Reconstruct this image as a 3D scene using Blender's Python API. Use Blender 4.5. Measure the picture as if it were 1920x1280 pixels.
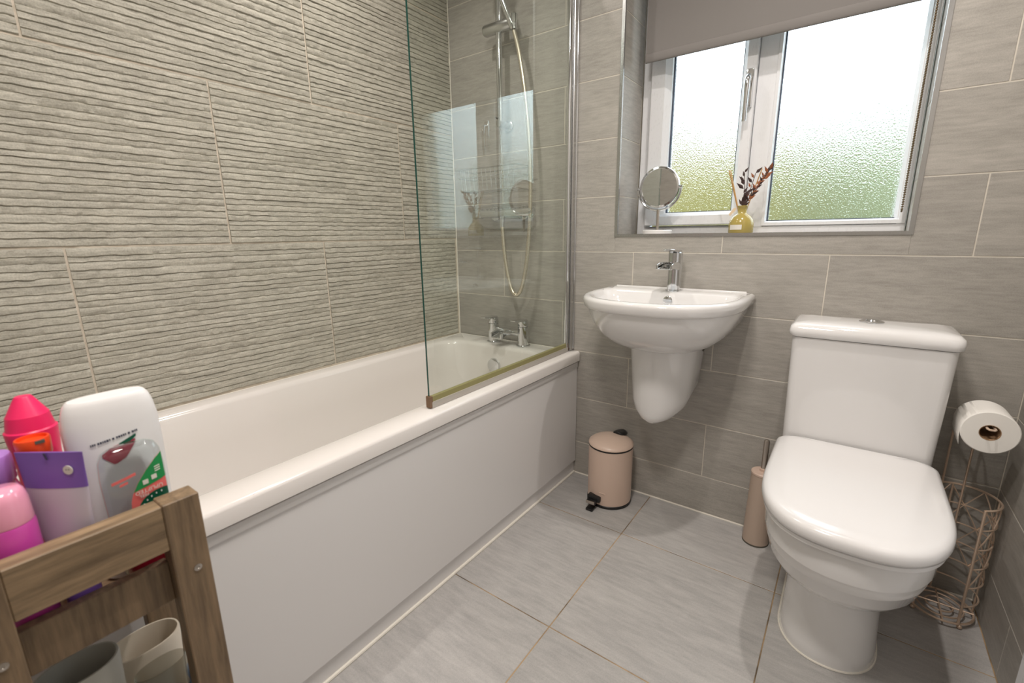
import bpy, bmesh, math, random
import numpy as np
from mathutils import Vector, Matrix
R = math.radians
PI = math.pi
S = bpy.context.scene
for o in list(bpy.data.objects):
    bpy.data.objects.remove(o, do_unlink=True)
C = S.collection

# ------------------------------------------------------------------ camera
CAM = Vector((1.536, -1.6551, 1.0294))
F_PX, YAW, PITCH, ROLL = 861.42, 0.6336, -0.2295, -0.0134
fw = Vector((-math.sin(YAW)*math.cos(PITCH), math.cos(YAW)*math.cos(PITCH), math.sin(PITCH)))
rt = Vector((math.cos(YAW), math.sin(YAW), 0))
up = rt.cross(fw)
r2 = rt*math.cos(ROLL) + up*math.sin(ROLL)
u2 = -rt*math.sin(ROLL) + up*math.cos(ROLL)
cd = bpy.data.cameras.new('camera')
cam = bpy.data.objects.new('camera', cd); C.objects.link(cam)
cam.matrix_world = Matrix(((r2.x, u2.x, -fw.x, CAM.x), (r2.y, u2.y, -fw.y, CAM.y), (r2.z, u2.z, -fw.z, CAM.z), (0, 0, 0, 1)))
cd.sensor_width = 36.0
cd.lens = F_PX/1920*36.0
cd.clip_start = 0.02
cd.dof.use_dof = True
cd.dof.focus_distance = 1.75
cd.dof.aperture_fstop = 5.6
S.camera = cam

# ------------------------------------------------------------------ view, world
S.view_settings.view_transform = 'Standard'
S.view_settings.look = 'None'
S.view_settings.gamma = 1.0
S.view_settings.exposure = 0.05
S.view_settings.use_curve_mapping = False
W = bpy.data.worlds.new('overcast'); S.world = W
W.use_nodes = True
bg = W.node_tree.nodes['Background']
bg.inputs['Color'].default_value = (0.80, 0.92, 1.0, 1)
bg.inputs['Strength'].default_value = 5.0

# ceiling downlights (position, watts)
ROOM_H = 2.35
DOWNLIGHTS = [((1.48, -0.56), 10.0), ((0.40, -0.72), 6.4)]
FILL_DOME = ((1.20, -1.50), 19.0)      # added soft fill, shaped as a round ceiling dome out of view
LIGHT_COL = (1.0, 0.925, 0.86)

# ------------------------------------------------------------------ materials
def newmat(name):
    m = bpy.data.materials.new(name); m.use_nodes = True
    nt = m.node_tree
    return m, nt, nt.nodes['Principled BSDF']

def simple(name, col, rough=0.5, metal=0.0, coat=0.0, spec=None, trans=0.0, ior=None, alpha=None):
    m, nt, b = newmat(name)
    b.inputs['Base Color'].default_value = (*col, 1)
    b.inputs['Roughness'].default_value = rough
    b.inputs['Metallic'].default_value = metal
    if coat: b.inputs['Coat Weight'].default_value = coat
    if spec is not None: b.inputs['Specular IOR Level'].default_value = spec
    if trans: b.inputs['Transmission Weight'].default_value = trans
    if ior: b.inputs['IOR'].default_value = ior
    if alpha is not None: b.inputs['Alpha'].default_value = alpha
    # very fine procedural unevenness on every surface
    n = nt.nodes.new('ShaderNodeTexNoise'); n.inputs['Scale'].default_value = 60
    mr = nt.nodes.new('ShaderNodeMapRange')
    mr.inputs['To Min'].default_value = max(0, rough-0.03); mr.inputs['To Max'].default_value = rough+0.03
    nt.links.new(n.outputs['Fac'], mr.inputs['Value']); nt.links.new(mr.outputs['Result'], b.inputs['Roughness'])
    return m

def streak(name, c0, c1, scale, rough=0.45, bump=0.05, c2=None, detail=6, mid=0.5, tile_var=0.10, lo=0.3, hi=0.7, grain=0):
    """stone / wood like streaks; scale = xyz noise scale in object space, offset per object"""
    m, nt, b = newmat(name)
    L = nt.links
    tc = nt.nodes.new('ShaderNodeTexCoord')
    oi = nt.nodes.new('ShaderNodeObjectInfo')
    mul = nt.nodes.new('ShaderNodeVectorMath'); mul.operation = 'SCALE'
    cx = nt.nodes.new('ShaderNodeCombineXYZ')
    for i in range(3): L.new(oi.outputs['Random'], cx.inputs[i])
    L.new(cx.outputs[0], mul.inputs[0]); mul.inputs['Scale'].default_value = 37.0
    add = nt.nodes.new('ShaderNodeVectorMath'); add.operation = 'ADD'
    L.new(tc.outputs['Object'], add.inputs[0]); L.new(mul.outputs[0], add.inputs[1])
    mp = nt.nodes.new('ShaderNodeMapping'); mp.inputs['Scale'].default_value = scale
    L.new(add.outputs[0], mp.inputs['Vector'])
    n = nt.nodes.new('ShaderNodeTexNoise'); n.inputs['Scale'].default_value = 1.0
    n.inputs['Detail'].default_value = detail; n.inputs['Roughness'].default_value = 0.62
    L.new(mp.outputs[0], n.inputs['Vector'])
    cr = nt.nodes.new('ShaderNodeValToRGB')
    cr.color_ramp.elements[0].position = lo; cr.color_ramp.elements[0].color = (*c0, 1)
    cr.color_ramp.elements[1].position = hi; cr.color_ramp.elements[1].color = (*c1, 1)
    if c2:
        e = cr.color_ramp.elements.new(mid); e.color = (*c2, 1)
    if grain:
        n2 = nt.nodes.new('ShaderNodeTexNoise'); n2.inputs['Scale'].default_value = grain; n2.inputs['Detail'].default_value = 3
        L.new(add.outputs[0], n2.inputs['Vector'])
        n3 = nt.nodes.new('ShaderNodeTexNoise'); n3.inputs['Scale'].default_value = 1.0; n3.inputs['Detail'].default_value = 4
        mp3 = nt.nodes.new('ShaderNodeMapping'); mp3.inputs['Scale'].default_value = [q*4.5 for q in scale]
        L.new(add.outputs[0], mp3.inputs['Vector']); L.new(mp3.outputs[0], n3.inputs['Vector'])
        ma = nt.nodes.new('ShaderNodeMath'); ma.operation = 'MULTIPLY_ADD'; ma.inputs[1].default_value = 0.30
        mb_ = nt.nodes.new('ShaderNodeMath'); mb_.operation = 'MULTIPLY_ADD'; mb_.inputs[1].default_value = 0.34
        mc = nt.nodes.new('ShaderNodeMath'); mc.operation = 'MULTIPLY'; mc.inputs[1].default_value = 0.36
        L.new(n.outputs['Fac'], mc.inputs[0]); L.new(n3.outputs['Fac'], mb_.inputs[0]); L.new(mc.outputs[0], mb_.inputs[2])
        L.new(n2.outputs['Fac'], ma.inputs[0]); L.new(mb_.outputs[0], ma.inputs[2])
        L.new(ma.outputs[0], cr.inputs['Fac'])
    else:
        L.new(n.outputs['Fac'], cr.inputs['Fac'])
    hs = nt.nodes.new('ShaderNodeHueSaturation')
    mr = nt.nodes.new('ShaderNodeMapRange')
    mr.inputs['To Min'].default_value = 1-tile_var; mr.inputs['To Max'].default_value = 1+tile_var
    L.new(oi.outputs['Random'], mr.inputs['Value']); L.new(mr.outputs[0], hs.inputs['Value'])
    L.new(cr.outputs['Color'], hs.inputs['Color'])
    L.new(hs.outputs['Color'], b.inputs['Base Color'])
    b.inputs['Roughness'].default_value = rough
    if bump:
        bp = nt.nodes.new('ShaderNodeBump'); bp.inputs['Strength'].default_value = bump
        bp.inputs['Distance'].default_value = 0.002
        L.new(n.outputs['Fac'], bp.inputs['Height']); L.new(bp.outputs[0], b.inputs['Normal'])
    return m

def thin_glass(name, tint, rough=0.0, base=0.04):
    m = bpy.data.materials.new(name); m.use_nodes = True
    nt = m.node_tree; nt.nodes.clear()
    o = nt.nodes.new('ShaderNodeOutputMaterial')
    t = nt.nodes.new('ShaderNodeBsdfTransparent'); t.inputs['Color'].default_value = (*tint, 1)
    g = nt.nodes.new('ShaderNodeBsdfGlossy'); g.inputs['Roughness'].default_value = rough
    g.inputs['Color'].default_value = (0.9, 1, 0.97, 1)
    f = nt.nodes.new('ShaderNodeFresnel'); f.inputs['IOR'].default_value = 1.5
    geo = nt.nodes.new('ShaderNodeNewGeometry')          # only the face a ray enters by reflects; both faces count once
    inv = nt.nodes.new('ShaderNodeMath'); inv.operation = 'SUBTRACT'; inv.inputs[0].default_value = 1.0
    nt.links.new(geo.outputs['Backfacing'], inv.inputs[1])
    dbl = nt.nodes.new('ShaderNodeMath'); dbl.operation = 'MULTIPLY'; dbl.inputs[1].default_value = 1.8; dbl.use_clamp = True
    nt.links.new(f.outputs[0], dbl.inputs[0])
    fac = nt.nodes.new('ShaderNodeMath'); fac.operation = 'MULTIPLY'
    nt.links.new(dbl.outputs[0], fac.inputs[0]); nt.links.new(inv.outputs[0], fac.inputs[1])
    mx = nt.nodes.new('ShaderNodeMixShader')
    nt.links.new(fac.outputs[0], mx.inputs[0]); nt.links.new(t.outputs[0], mx.inputs[1]); nt.links.new(g.outputs[0], mx.inputs[2])
    nt.links.new(mx.outputs[0], o.inputs[0])
    return m

def frosted(name):
    m = bpy.data.materials.new(name); m.use_nodes = True
    nt = m.node_tree; nt.nodes.clear(); L = nt.links
    o = nt.nodes.new('ShaderNodeOutputMaterial')
    tc = nt.nodes.new('ShaderNodeTexCoord')
    mp = nt.nodes.new('ShaderNodeMapping'); mp.inputs['Scale'].default_value = (270, 270, 190)
    n = nt.nodes.new('ShaderNodeTexNoise'); n.inputs['Scale'].default_value = 1.0; n.inputs['Detail'].default_value = 3
    L.new(tc.outputs['Object'], mp.inputs[0]); L.new(mp.outputs[0], n.inputs['Vector'])
    bp = nt.nodes.new('ShaderNodeBump'); bp.inputs['Strength'].default_value = 1.0; bp.inputs['Distance'].default_value = 0.005
    L.new(n.outputs['Fac'], bp.inputs['Height'])
    rf = nt.nodes.new('ShaderNodeBsdfRefraction'); rf.inputs['Roughness'].default_value = 0.12; rf.inputs['IOR'].default_value = 1.2
    L.new(bp.outputs[0], rf.inputs['Normal'])
    t = nt.nodes.new('ShaderNodeBsdfTransparent')
    mx = nt.nodes.new('ShaderNodeMixShader'); mx.inputs[0].default_value = 0.30
    L.new(rf.outputs[0], mx.inputs[1]); L.new(t.outputs[0], mx.inputs[2])
    gl = nt.nodes.new('ShaderNodeBsdfGlossy'); gl.inputs['Roughness'].default_value = 0.15
    L.new(bp.outputs[0], gl.inputs['Normal'])
    mx2 = nt.nodes.new('ShaderNodeMixShader'); mx2.inputs[0].default_value = 0.05
    L.new(mx.outputs[0], mx2.inputs[1]); L.new(gl.outputs[0], mx2.inputs[2])
    L.new(mx2.outputs[0], o.inputs[0])
    return m

M = {}
M['tile'] = streak('grey_stone_tile', (0.31, 0.293, 0.265), (0.465, 0.440, 0.402), (5, 5, 34), 0.42, 0.03, tile_var=0.05, lo=0.36, hi=0.64, grain=420)
M['tile_side'] = streak('grey_stone_tile_side', (0.31, 0.293, 0.265), (0.465, 0.440, 0.402), (5, 5, 34), 0.42, 0.03, tile_var=0.05, lo=0.36, hi=0.64, grain=420)
M['ledger'] = streak('split_face_tile', (0.29, 0.275, 0.23), (0.58, 0.555, 0.475), (14, 9, 60), 0.65, 0.5, tile_var=0.03, lo=0.36, hi=0.66, grain=300)
M['floor_tile'] = streak('floor_stone_tile', (0.36, 0.350, 0.345), (0.52, 0.505, 0.49), (4, 22, 5), 0.42, 0.03, tile_var=0.04, lo=0.36, hi=0.64, grain=380)
M['grout'] = streak('wall_grout', (0.60, 0.555, 0.48), (0.70, 0.66, 0.58), (30, 30, 30), 0.8, 0.1, tile_var=0.0)
M['grout_pale'] = streak('pale_wall_grout', (0.60, 0.53, 0.43), (0.74, 0.67, 0.57), (30, 30, 30), 0.8, 0.1, tile_var=0.0)
M['floor_grout'] = streak('floor_grout', (0.07, 0.055, 0.04), (0.46, 0.32, 0.18), (6, 6, 6), 0.9, 0.1, tile_var=0.0, lo=0.36, hi=0.55)
M['plaster'] = simple('white_plaster', (0.85, 0.84, 0.82), 0.8)
M['silicone'] = simple('white_silicone', (0.82, 0.78, 0.70), 0.45)
M['acrylic'] = simple('white_acrylic', (0.80, 0.765, 0.735), 0.16, coat=0.3)
M['panel'] = simple('white_panel', (0.76, 0.745, 0.74), 0.3)
M['ceramic'] = simple('white_ceramic', (0.805, 0.795, 0.79), 0.08, coat=0.5)
M['seat'] = simple('white_seat_plastic', (0.81, 0.80, 0.80), 0.16, coat=0.3)
M['chrome'] = simple('chrome', (0.72, 0.73, 0.74), 0.07, metal=1.0)
M['chrome_brushed'] = simple('satin_chrome', (0.62, 0.62, 0.62), 0.25, metal=1.0)
M['hose'] = simple('metal_hose', (0.72, 0.66, 0.55), 0.28, metal=0.9)
M['upvc'] = simple('white_upvc', (0.80, 0.81, 0.83), 0.28)
M['gasket'] = simple('grey_gasket', (0.06, 0.08, 0.12), 0.6)
M['blind'] = simple('grey_blind_fabric', (0.22, 0.205, 0.195), 0.85)
M['black'] = simple('black_plastic', (0.012, 0.012, 0.012), 0.35)
M['bin'] = simple('beige_enamel', (0.66, 0.50, 0.41), 0.32)
M['brush'] = simple('taupe_enamel', (0.50, 0.39, 0.315), 0.45)
M['steel'] = simple('brushed_steel', (0.55, 0.50, 0.45), 0.3, metal=1.0)
M['wire'] = simple('rose_gold_wire', (0.74, 0.57, 0.44), 0.35, metal=0.5)
M['paper'] = simple('white_paper', (0.86, 0.84, 0.80), 0.95)
M['card'] = simple('brown_card', (0.36, 0.22, 0.12), 0.9)
M['wood'] = streak('dark_oak', (0.10, 0.066, 0.036), (0.36, 0.25, 0.145), (110, 11, 110), 0.5, 0.3, tile_var=0.08, lo=0.25, hi=0.75)
M['wood_v'] = streak('dark_oak_upright', (0.085, 0.056, 0.032), (0.30, 0.205, 0.12), (110, 110, 9), 0.5, 0.3, tile_var=0.08, lo=0.25, hi=0.75)
M['glass'] = thin_glass('clear_glass', (0.965, 0.985, 0.965))
M['glass_edge'] = simple('green_glass_edge', (0.01, 0.075, 0.06), 0.12)
M['frosted'] = frosted('frosted_glass')
M['seal'] = simple('yellowed_seal', (0.30, 0.275, 0.12), 0.3)
M['seal_clear'] = simple('clear_seal', (0.45, 0.42, 0.38), 0.25)
M['stain'] = simple('limescale', (0.20, 0.12, 0.07), 0.7)
M['mirror'] = simple('mirror_glass', (0.85, 0.85, 0.85), 0.03, metal=1.0)
M['white'] = simple('white_plastic', (0.83, 0.82, 0.82), 0.3)
M['amber'] = simple('olive_glass', (0.42, 0.33, 0.09), 0.18, coat=0.3)
M['reed'] = simple('reed', (0.55, 0.32, 0.12), 0.7)
M['dried_dark'] = simple('dried_leaf_dark', (0.055, 0.03, 0.028), 0.8)
M['dried_red'] = simple('dried_flower', (0.30, 0.10, 0.04), 0.85)
M['tag'] = simple('tag_paper', (0.70, 0.55, 0.38), 0.8)
M['label_white'] = simple('label_paper', (0.75, 0.72, 0.66), 0.6)
M['bead'] = simple('chain_bead', (0.16, 0.11, 0.06), 0.35, metal=0.6)
M['hotpink'] = simple('hot_pink_plastic', (0.86, 0.018, 0.13), 0.35)
M['orange'] = simple('orange_plastic', (0.85, 0.07, 0.01), 0.35)
M['lilac'] = simple('lilac_plastic', (0.42, 0.20, 0.62), 0.3)
M['purple'] = simple('purple_print', (0.20, 0.10, 0.42), 0.4)
M['tube'] = simple('pearl_tube', (0.60, 0.53, 0.62), 0.35)
M['berry'] = simple('berry_print', (0.38, 0.03, 0.07), 0.4)
M['lilac_clear'] = simple('lilac_clear_plastic', (0.62, 0.30, 0.62), 0.12, coat=0.6)
M['magenta'] = simple('magenta_plastic', (0.66, 0.075, 0.42), 0.25, coat=0.4)
M['pinkclear'] = simple('pink_clear_cap', (0.86, 0.36, 0.50), 0.12, coat=0.6)
M['red'] = simple('red_gel', (0.62, 0.01, 0.05), 0.15, coat=0.5)
M['green'] = simple('green_print', (0.01, 0.27, 0.07), 0.4)
M['dkgreen'] = simple('dark_green_print', (0.0, 0.09, 0.045), 0.4)
M['coral'] = simple('coral_print', (0.80, 0.16, 0.15), 0.4)
M['navy'] = simple('navy_print', (0.03, 0.035, 0.07), 0.5)
M['clearplastic'] = thin_glass('clear_plastic', (0.86, 0.885, 0.89), 0.05)
M['clearliq'] = simple('clear_gel', (0.62, 0.64, 0.66), 0.12, trans=0.55, ior=1.33)
M['cream'] = simple('cream_plastic', (0.78, 0.70, 0.58), 0.3)
M['greycup'] = simple('sage_grey_plastic', (0.44, 0.44, 0.40), 0.35)
M['dark_in'] = simple('dark_inside', (0.10, 0.09, 0.07), 0.7)
M['tub'] = thin_glass('frosty_tub', (0.80, 0.79, 0.76), 0.25)
M['denim'] = simple('blue_cloth', (0.12, 0.16, 0.27), 0.8)
M['lamp'] = simple('lamp_rim', (0.9, 0.9, 0.9), 0.3)
M['lawn'] = streak('lawn', (0.09, 0.11, 0.02), (0.16, 0.17, 0.04), (2, 2, 2), 0.9, 0, tile_var=0)
M['hedge'] = streak('hedge_leaf', (0.10, 0.088, 0.010), (0.18, 0.155, 0.045), (3, 3, 3), 0.9, 0, tile_var=0)
M['shrub'] = streak('shrub_leaf', (0.10, 0.12, 0.05), (0.18, 0.20, 0.115), (3, 3, 3), 0.9, 0, tile_var=0)
M['fence'] = streak('fence_wood', (0.10, 0.07, 0.045), (0.17, 0.13, 0.09), (8, 8, 2), 0.9, 0, tile_var=0)
mm, nt_, b_ = newmat('lamp_glow'); b_.inputs['Emission Color'].default_value = (*LIGHT_COL, 1); b_.inputs['Emission Strength'].default_value = 8; M['glow'] = mm

mm, nt_, b_ = newmat('fill_dome_glow'); b_.inputs['Emission Color'].default_value = (*LIGHT_COL, 1); b_.inputs['Emission Strength'].default_value = 3; M['fill_glow'] = mm  # glow of the added fill dome

# ------------------------------------------------------------------ mesh helpers
WLOC = {}          # world location of each object (no rotations on parents)

STRETCH = False; ZS = 0.6405; ZDROP = 0.0285
class MB:
    def __init__(s): s.v = []; s.f = []; s.m = []; s.mi = 0
    def add(s, vs, fs):
        b = len(s.v); s.v += [tuple(v) for v in vs]
        s.f += [tuple(i+b for i in f) for f in fs]; s.m += [s.mi]*len(fs)
        return s
    def box(s, x0, x1, y0, y1, z0, z1):
        return s.add([(x0,y0,z0),(x1,y0,z0),(x1,y1,z0),(x0,y1,z0),(x0,y0,z1),(x1,y0,z1),(x1,y1,z1),(x0,y1,z1)],
                     [(0,3,2,1),(4,5,6,7),(0,1,5,4),(1,2,6,5),(2,3,7,6),(3,0,4,7)])
    def bbox(s, x0, x1, y0, y1, z0, z1, bv, seg=2):
        bm = bmesh.new(); bmesh.ops.create_cube(bm, size=1)
        for v in bm.verts: v.co = Vector(((x0+x1)/2+v.co.x*(x1-x0), (y0+y1)/2+v.co.y*(y1-y0), (z0+z1)/2+v.co.z*(z1-z0)))
        bmesh.ops.bevel(bm, geom=bm.edges[:], offset=bv, segments=seg, affect='EDGES', profile=0.5)
        bm.verts.index_update()
        s.add([v.co[:] for v in bm.verts], [[v.index for v in f.verts] for f in bm.faces]); bm.free(); return s
    def loft(s, rings, cap0=True, cap1=True, closed=True):
        n = len(rings[0]); vs = [p for r in rings for p in r]; fs = []
        for i in range(len(rings)-1):
            for j in range(n if closed else n-1):
                a = i*n+j; b = i*n+(j+1) % n
                fs.append((a, b, b+n, a+n))
        if cap0: fs.append(tuple(range(n-1, -1, -1)))
        if cap1: fs.append(tuple(range((len(rings)-1)*n, len(rings)*n)))
        return s.add(vs, fs)
    def lathe(s, c, prof, n=40, axis='z', cap0=True, cap1=True):
        rings = []
        for r, h in prof:
            ring = []
            for i in range(n):
                a = 2*PI*i/n; p, q = r*math.cos(a), r*math.sin(a)
                if axis == 'z': ring.append((c[0]+p, c[1]+q, c[2]+h))
                elif axis == 'y': ring.append((c[0]+p, c[1]-h, c[2]+q))     # h runs towards -y
                else: ring.append((c[0]+h, c[1]+p, c[2]+q))
            rings.append(ring)
        return s.loft(rings, cap0, cap1)
    def tube(s, path, r, n=10, caps=True, closed=False):
        P = [Vector(p) for p in path]; k = len(P); rings = []
        t0 = (P[1]-P[0]).normalized()
        nrm = t0.orthogonal().normalized()
        for i in range(k):
            if closed: t = (P[(i+1) % k]-P[i-1]).normalized()
            elif i == 0: t = t0
            elif i == k-1: t = (P[-1]-P[-2]).normalized()
            else: t = (P[i+1]-P[i-1]).normalized()
            nrm = (nrm - t*nrm.dot(t)).normalized(); bn = t.cross(nrm)
            rr = r[i] if isinstance(r, (list, tuple)) else r
            rings.append([tuple(P[i]+nrm*rr*math.cos(2*PI*j/n)+bn*rr*math.sin(2*PI*j/n)) for j in range(n)])
        if closed: rings.append(rings[0]); return s.loft(rings, False, False)
        return s.loft(rings, caps, caps)
    def cyl(s, a, b, r0, r1=None, n=24):
        return s.tube([a, b], [r0, r0 if r1 is None else r1], n)
    def sphere(s, c, r, n=10, sc=(1,1,1)):
        rings = []
        for i in range(1, n//2+2):
            th = PI*(i-0.5)/(n//2+1)
            rings.append([(c[0]+sc[0]*r*math.sin(th)*math.cos(2*PI*j/n), c[1]+sc[1]*r*math.sin(th)*math.sin(2*PI*j/n), c[2]-sc[2]*r*math.cos(th)) for j in range(n)])
        return s.loft(rings)
    def build(s, name, mat, parent=None, smooth=True, sub=0, angle=38, bevel=0, mats=None):
        off = WLOC.get(parent.name, Vector((0,0,0))) if parent else None
        vs = np.array(s.v, float)
        if STRETCH: vs[:, 2] = np.where(vs[:, 2] < ZS+0.010, vs[:, 2]-ZDROP, vs[:, 2])      # feet reach down to the shelf board
        c = (vs.min(0)+vs.max(0))/2
        c[2] = vs[:, 2].min() if parent is None else c[2]
        me = bpy.data.meshes.new(name)
        me.from_pydata([tuple(v) for v in vs-c], [], s.f)
        o = bpy.data.objects.new(name, me); C.objects.link(o)
        for mt in (mats or [mat]): me.materials.append(mt)
        if mats: me.polygons.foreach_set('material_index', s.m)
        if smooth:
            me.polygons.foreach_set('use_smooth', [True]*len(me.polygons))
            me.set_sharp_from_angle(angle=R(angle))
        me.update()
        WLOC[o.name] = Vector(c)
        if parent: o.parent = parent; o.location = Vector(c)-off
        else: o.location = Vector(c)
        if bevel:
            b = o.modifiers.new('bevel', 'BEVEL'); b.width = bevel; b.segments = 3; b.limit_method = 'ANGLE'; b.angle_limit = R(40)
        if sub:
            q = o.modifiers.new('sub', 'SUBSURF'); q.levels = sub; q.render_levels = sub
        return o

def thing(name, loc, label, cat, group=None):
    o = bpy.data.objects.new(name, None); C.objects.link(o); o.location = loc; WLOC[o.name] = Vector(loc)
    o.empty_display_size = 0.05
    return tag(o, label, cat, group)
def tag(o, label, cat, group=None):
    o['label'] = label; o['category'] = cat
    if group: o['group'] = group
    return o
def struct(o, label=None):
    o['kind'] = 'structure'
    if label: o['label'] = label
    return o

def rrect(x0, x1, y0, y1, r, z, n=8):
    """rounded rectangle ring, counter-clockwise; r may be 4 radii (x1y1, x0y1, x0y0, x1y0)"""
    rs = r if isinstance(r, (list, tuple)) else [r]*4
    out = []
    for (cx, cy, a0), q in zip(((x1, y1, 0), (x0, y1, 90), (x0, y0, 180), (x1, y0, 270)), rs):
        sx = -1 if cx == x1 else 1; sy = -1 if cy == y1 else 1
        for i in range(n+1):
            a = R(a0+90*i/n)
            out.append((cx+sx*q+q*math.cos(a), cy+sy*q+q*math.sin(a), z))
    return out

def dring(xc, w, yb, ys, yf, z, p=0.85, n=40, rb=0.02, dz=None):
    """D shape: straight back at yb (+y side), sides to ys, superelliptic front to yf"""
    out = []
    for i in range(n+1):                       # right side -> front -> left side
        a = PI*i/n
        cx = math.copysign(abs(math.cos(a))**p, math.cos(a)); sn = abs(math.sin(a))**p
        out.append((xc+w*cx, ys-(ys-yf)*sn, z))
    for (sx, a0) in ((-1, 180), (1, 90)):      # back corners
        for i in range(6):
            a = R(a0-90*i/5)
            out.append((xc+sx*(w-rb)+rb*math.cos(a), yb-rb+rb*math.sin(a), z))
    return out

def smooth_path(pts, k=8):
    P = [Vector(p) for p in pts]; out = []
    P = [P[0]*2-P[1]] + P + [P[-1]*2-P[-2]]
    for i in range(1, len(P)-2):
        p0, p1, p2, p3 = P[i-1:i+3]
        for j in range(k):
            t = j/k
            out.append(0.5*((2*p1)+(p2-p0)*t+(2*p0-5*p1+4*p2-p3)*t*t+(3*p1-p0-3*p2+p3)*t**3))
    out.append(P[-2]); return out

def text_mesh(body, size, mat, parent, origin, right, upv, name='lettering', align='CENTER'):
    cu = bpy.data.curves.new(name, 'FONT'); cu.body = body; cu.size = size; cu.align_x = align; cu.align_y = 'CENTER'
    cu.extrude = 0.0001
    t = bpy.data.objects.new(name, cu); C.objects.link(t)
    dg = bpy.context.evaluated_depsgraph_get()
    me = bpy.data.meshes.new_from_object(t.evaluated_get(dg))
    bpy.data.objects.remove(t, do_unlink=True)
    r = Vector(right).normalized(); u = Vector(upv).normalized(); n = r.cross(u)
    mat4 = Matrix(((r.x, u.x, n.x, 0), (r.y, u.y, n.y, 0), (r.z, u.z, n.z, 0), (0,0,0,1)))
    me.transform(mat4)
    o = bpy.data.objects.new(name, me); C.objects.link(o)
    me.materials.clear(); me.materials.append(mat)
    o.parent = parent; o.location = Vector(origin)-WLOC[parent.name]
    return o

random.seed(4)
rng = np.random.default_rng(7)

# ================================================================== ROOM SHELL
XR = 1.93            # right wall
YF = -2.20           # wall behind the camera
WX0, WX1, WZ0, WZ1, WD = 0.808, 1.655, 1.022, 2.12, 0.195     # window recess
TH, TL, Z0 = 0.2026, 0.600, 0.9583                            # back wall tile height, length, level of one joint
G = 0.0030

# --- walls (bodies carry the grout colour, tiles stand proud of it)
wb = MB()
wb.box(-0.1, WX0, 0.0009, 0.30, -0.05, ROOM_H).box(WX1, XR+0.1, 0.0009, 0.30, -0.05, ROOM_H)
wb.box(WX0, WX1, 0.0009, 0.30, -0.05, WZ0-0.006).box(WX0, WX1, 0.0009, 0.30, WZ1, ROOM_H)
wall_back = struct(wb.build('wall_back', M['grout'], smooth=False), 'grey stone tiled window wall')
wall_left = struct(MB().box(-0.1, -0.0008, YF, 0.0009, -0.05, ROOM_H).build('wall_left', M['grout_pale'], smooth=False), 'split-face stone tiled wall along the bath')
wall_right = struct(MB().box(XR+0.0009, XR+0.1, YF, 0.0009, -0.05, ROOM_H).build('wall_right', M['grout'], smooth=False), 'grey stone tiled wall beside the toilet')
wall_front = struct(MB().box(-0.1, XR+0.1, YF-0.1, YF, -0.05, ROOM_H).build('wall_front', M['tile'], smooth=False))
wall_end = struct(MB().box(-0.008, 0.66, YF, -1.702, 0, ROOM_H).build('wall_end', M['tile'], smooth=False))
floor = struct(MB().box(-0.1, XR+0.1, YF, 0.1, -0.08, -0.0009).build('floor', M['floor_grout'], smooth=False), 'grey stone tiled floor')
ceiling = struct(MB().box(-0.1, XR+0.1, YF-0.1, 0.3, ROOM_H, ROOM_H+0.08).build('ceiling', M['plaster'], smooth=False))

TILE_MESH = {}
def tile(parent, c, size, mat, normal, name='tile', bv=0.0008):
    """bevelled tile plate; c = centre of its visible face, size = extents along the two face axes, 9 mm thick"""
    key = (round(size[0], 4), round(size[1], 4), normal, mat.name)
    if key not in TILE_MESH:
        a, b = size[0]/2, size[1]/2
        q = [(-a+bv, -b+bv, 0), (a-bv, -b+bv, 0), (a-bv, b-bv, 0), (-a+bv, b-bv, 0),
             (-a, -b, -bv), (a, -b, -bv), (a, b, -bv), (-a, b, -bv), (-a, -b, -.009), (a, -b, -.009), (a, b, -.009), (-a, b, -.009)]
        if normal == '-y': f = lambda p: (p[0], -p[2], p[1])
        elif normal == '-x': f = lambda p: (-p[2], -p[0], p[1])
        elif normal == '+x': f = lambda p: (p[2], p[0], p[1])
        else: f = lambda p: (p[0], p[1], p[2])
        me = bpy.data.meshes.new(name)
        fs = [(0,1,2,3)] + [(i+4, (i+1) % 4+4, (i+1) % 4, i) for i in range(4)] + [(i+8, (i+1) % 4+8, (i+1) % 4+4, i+4) for i in range(4)]
        me.from_pydata([f(p) for p in q], [], fs); me.materials.append(mat); me.update()
        TILE_MESH[key] = me
    o = bpy.data.objects.new(name, TILE_MESH[key]); C.objects.link(o)
    o.parent = parent; o.location = Vector(c)-WLOC[parent.name]
    return o

def spans(lo, hi, first, pitch):
    """joint-to-joint intervals of [lo,hi] with joints at first+n*pitch"""
    n = math.floor((lo-first)/pitch); out = []
    while first+n*pitch < hi:
        a, b = max(lo, first+n*pitch), min(hi, first+(n+1)*pitch)
        if b-a > 0.012: out.append((a+G/2, b-G/2))
        n += 1
    return out

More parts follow.
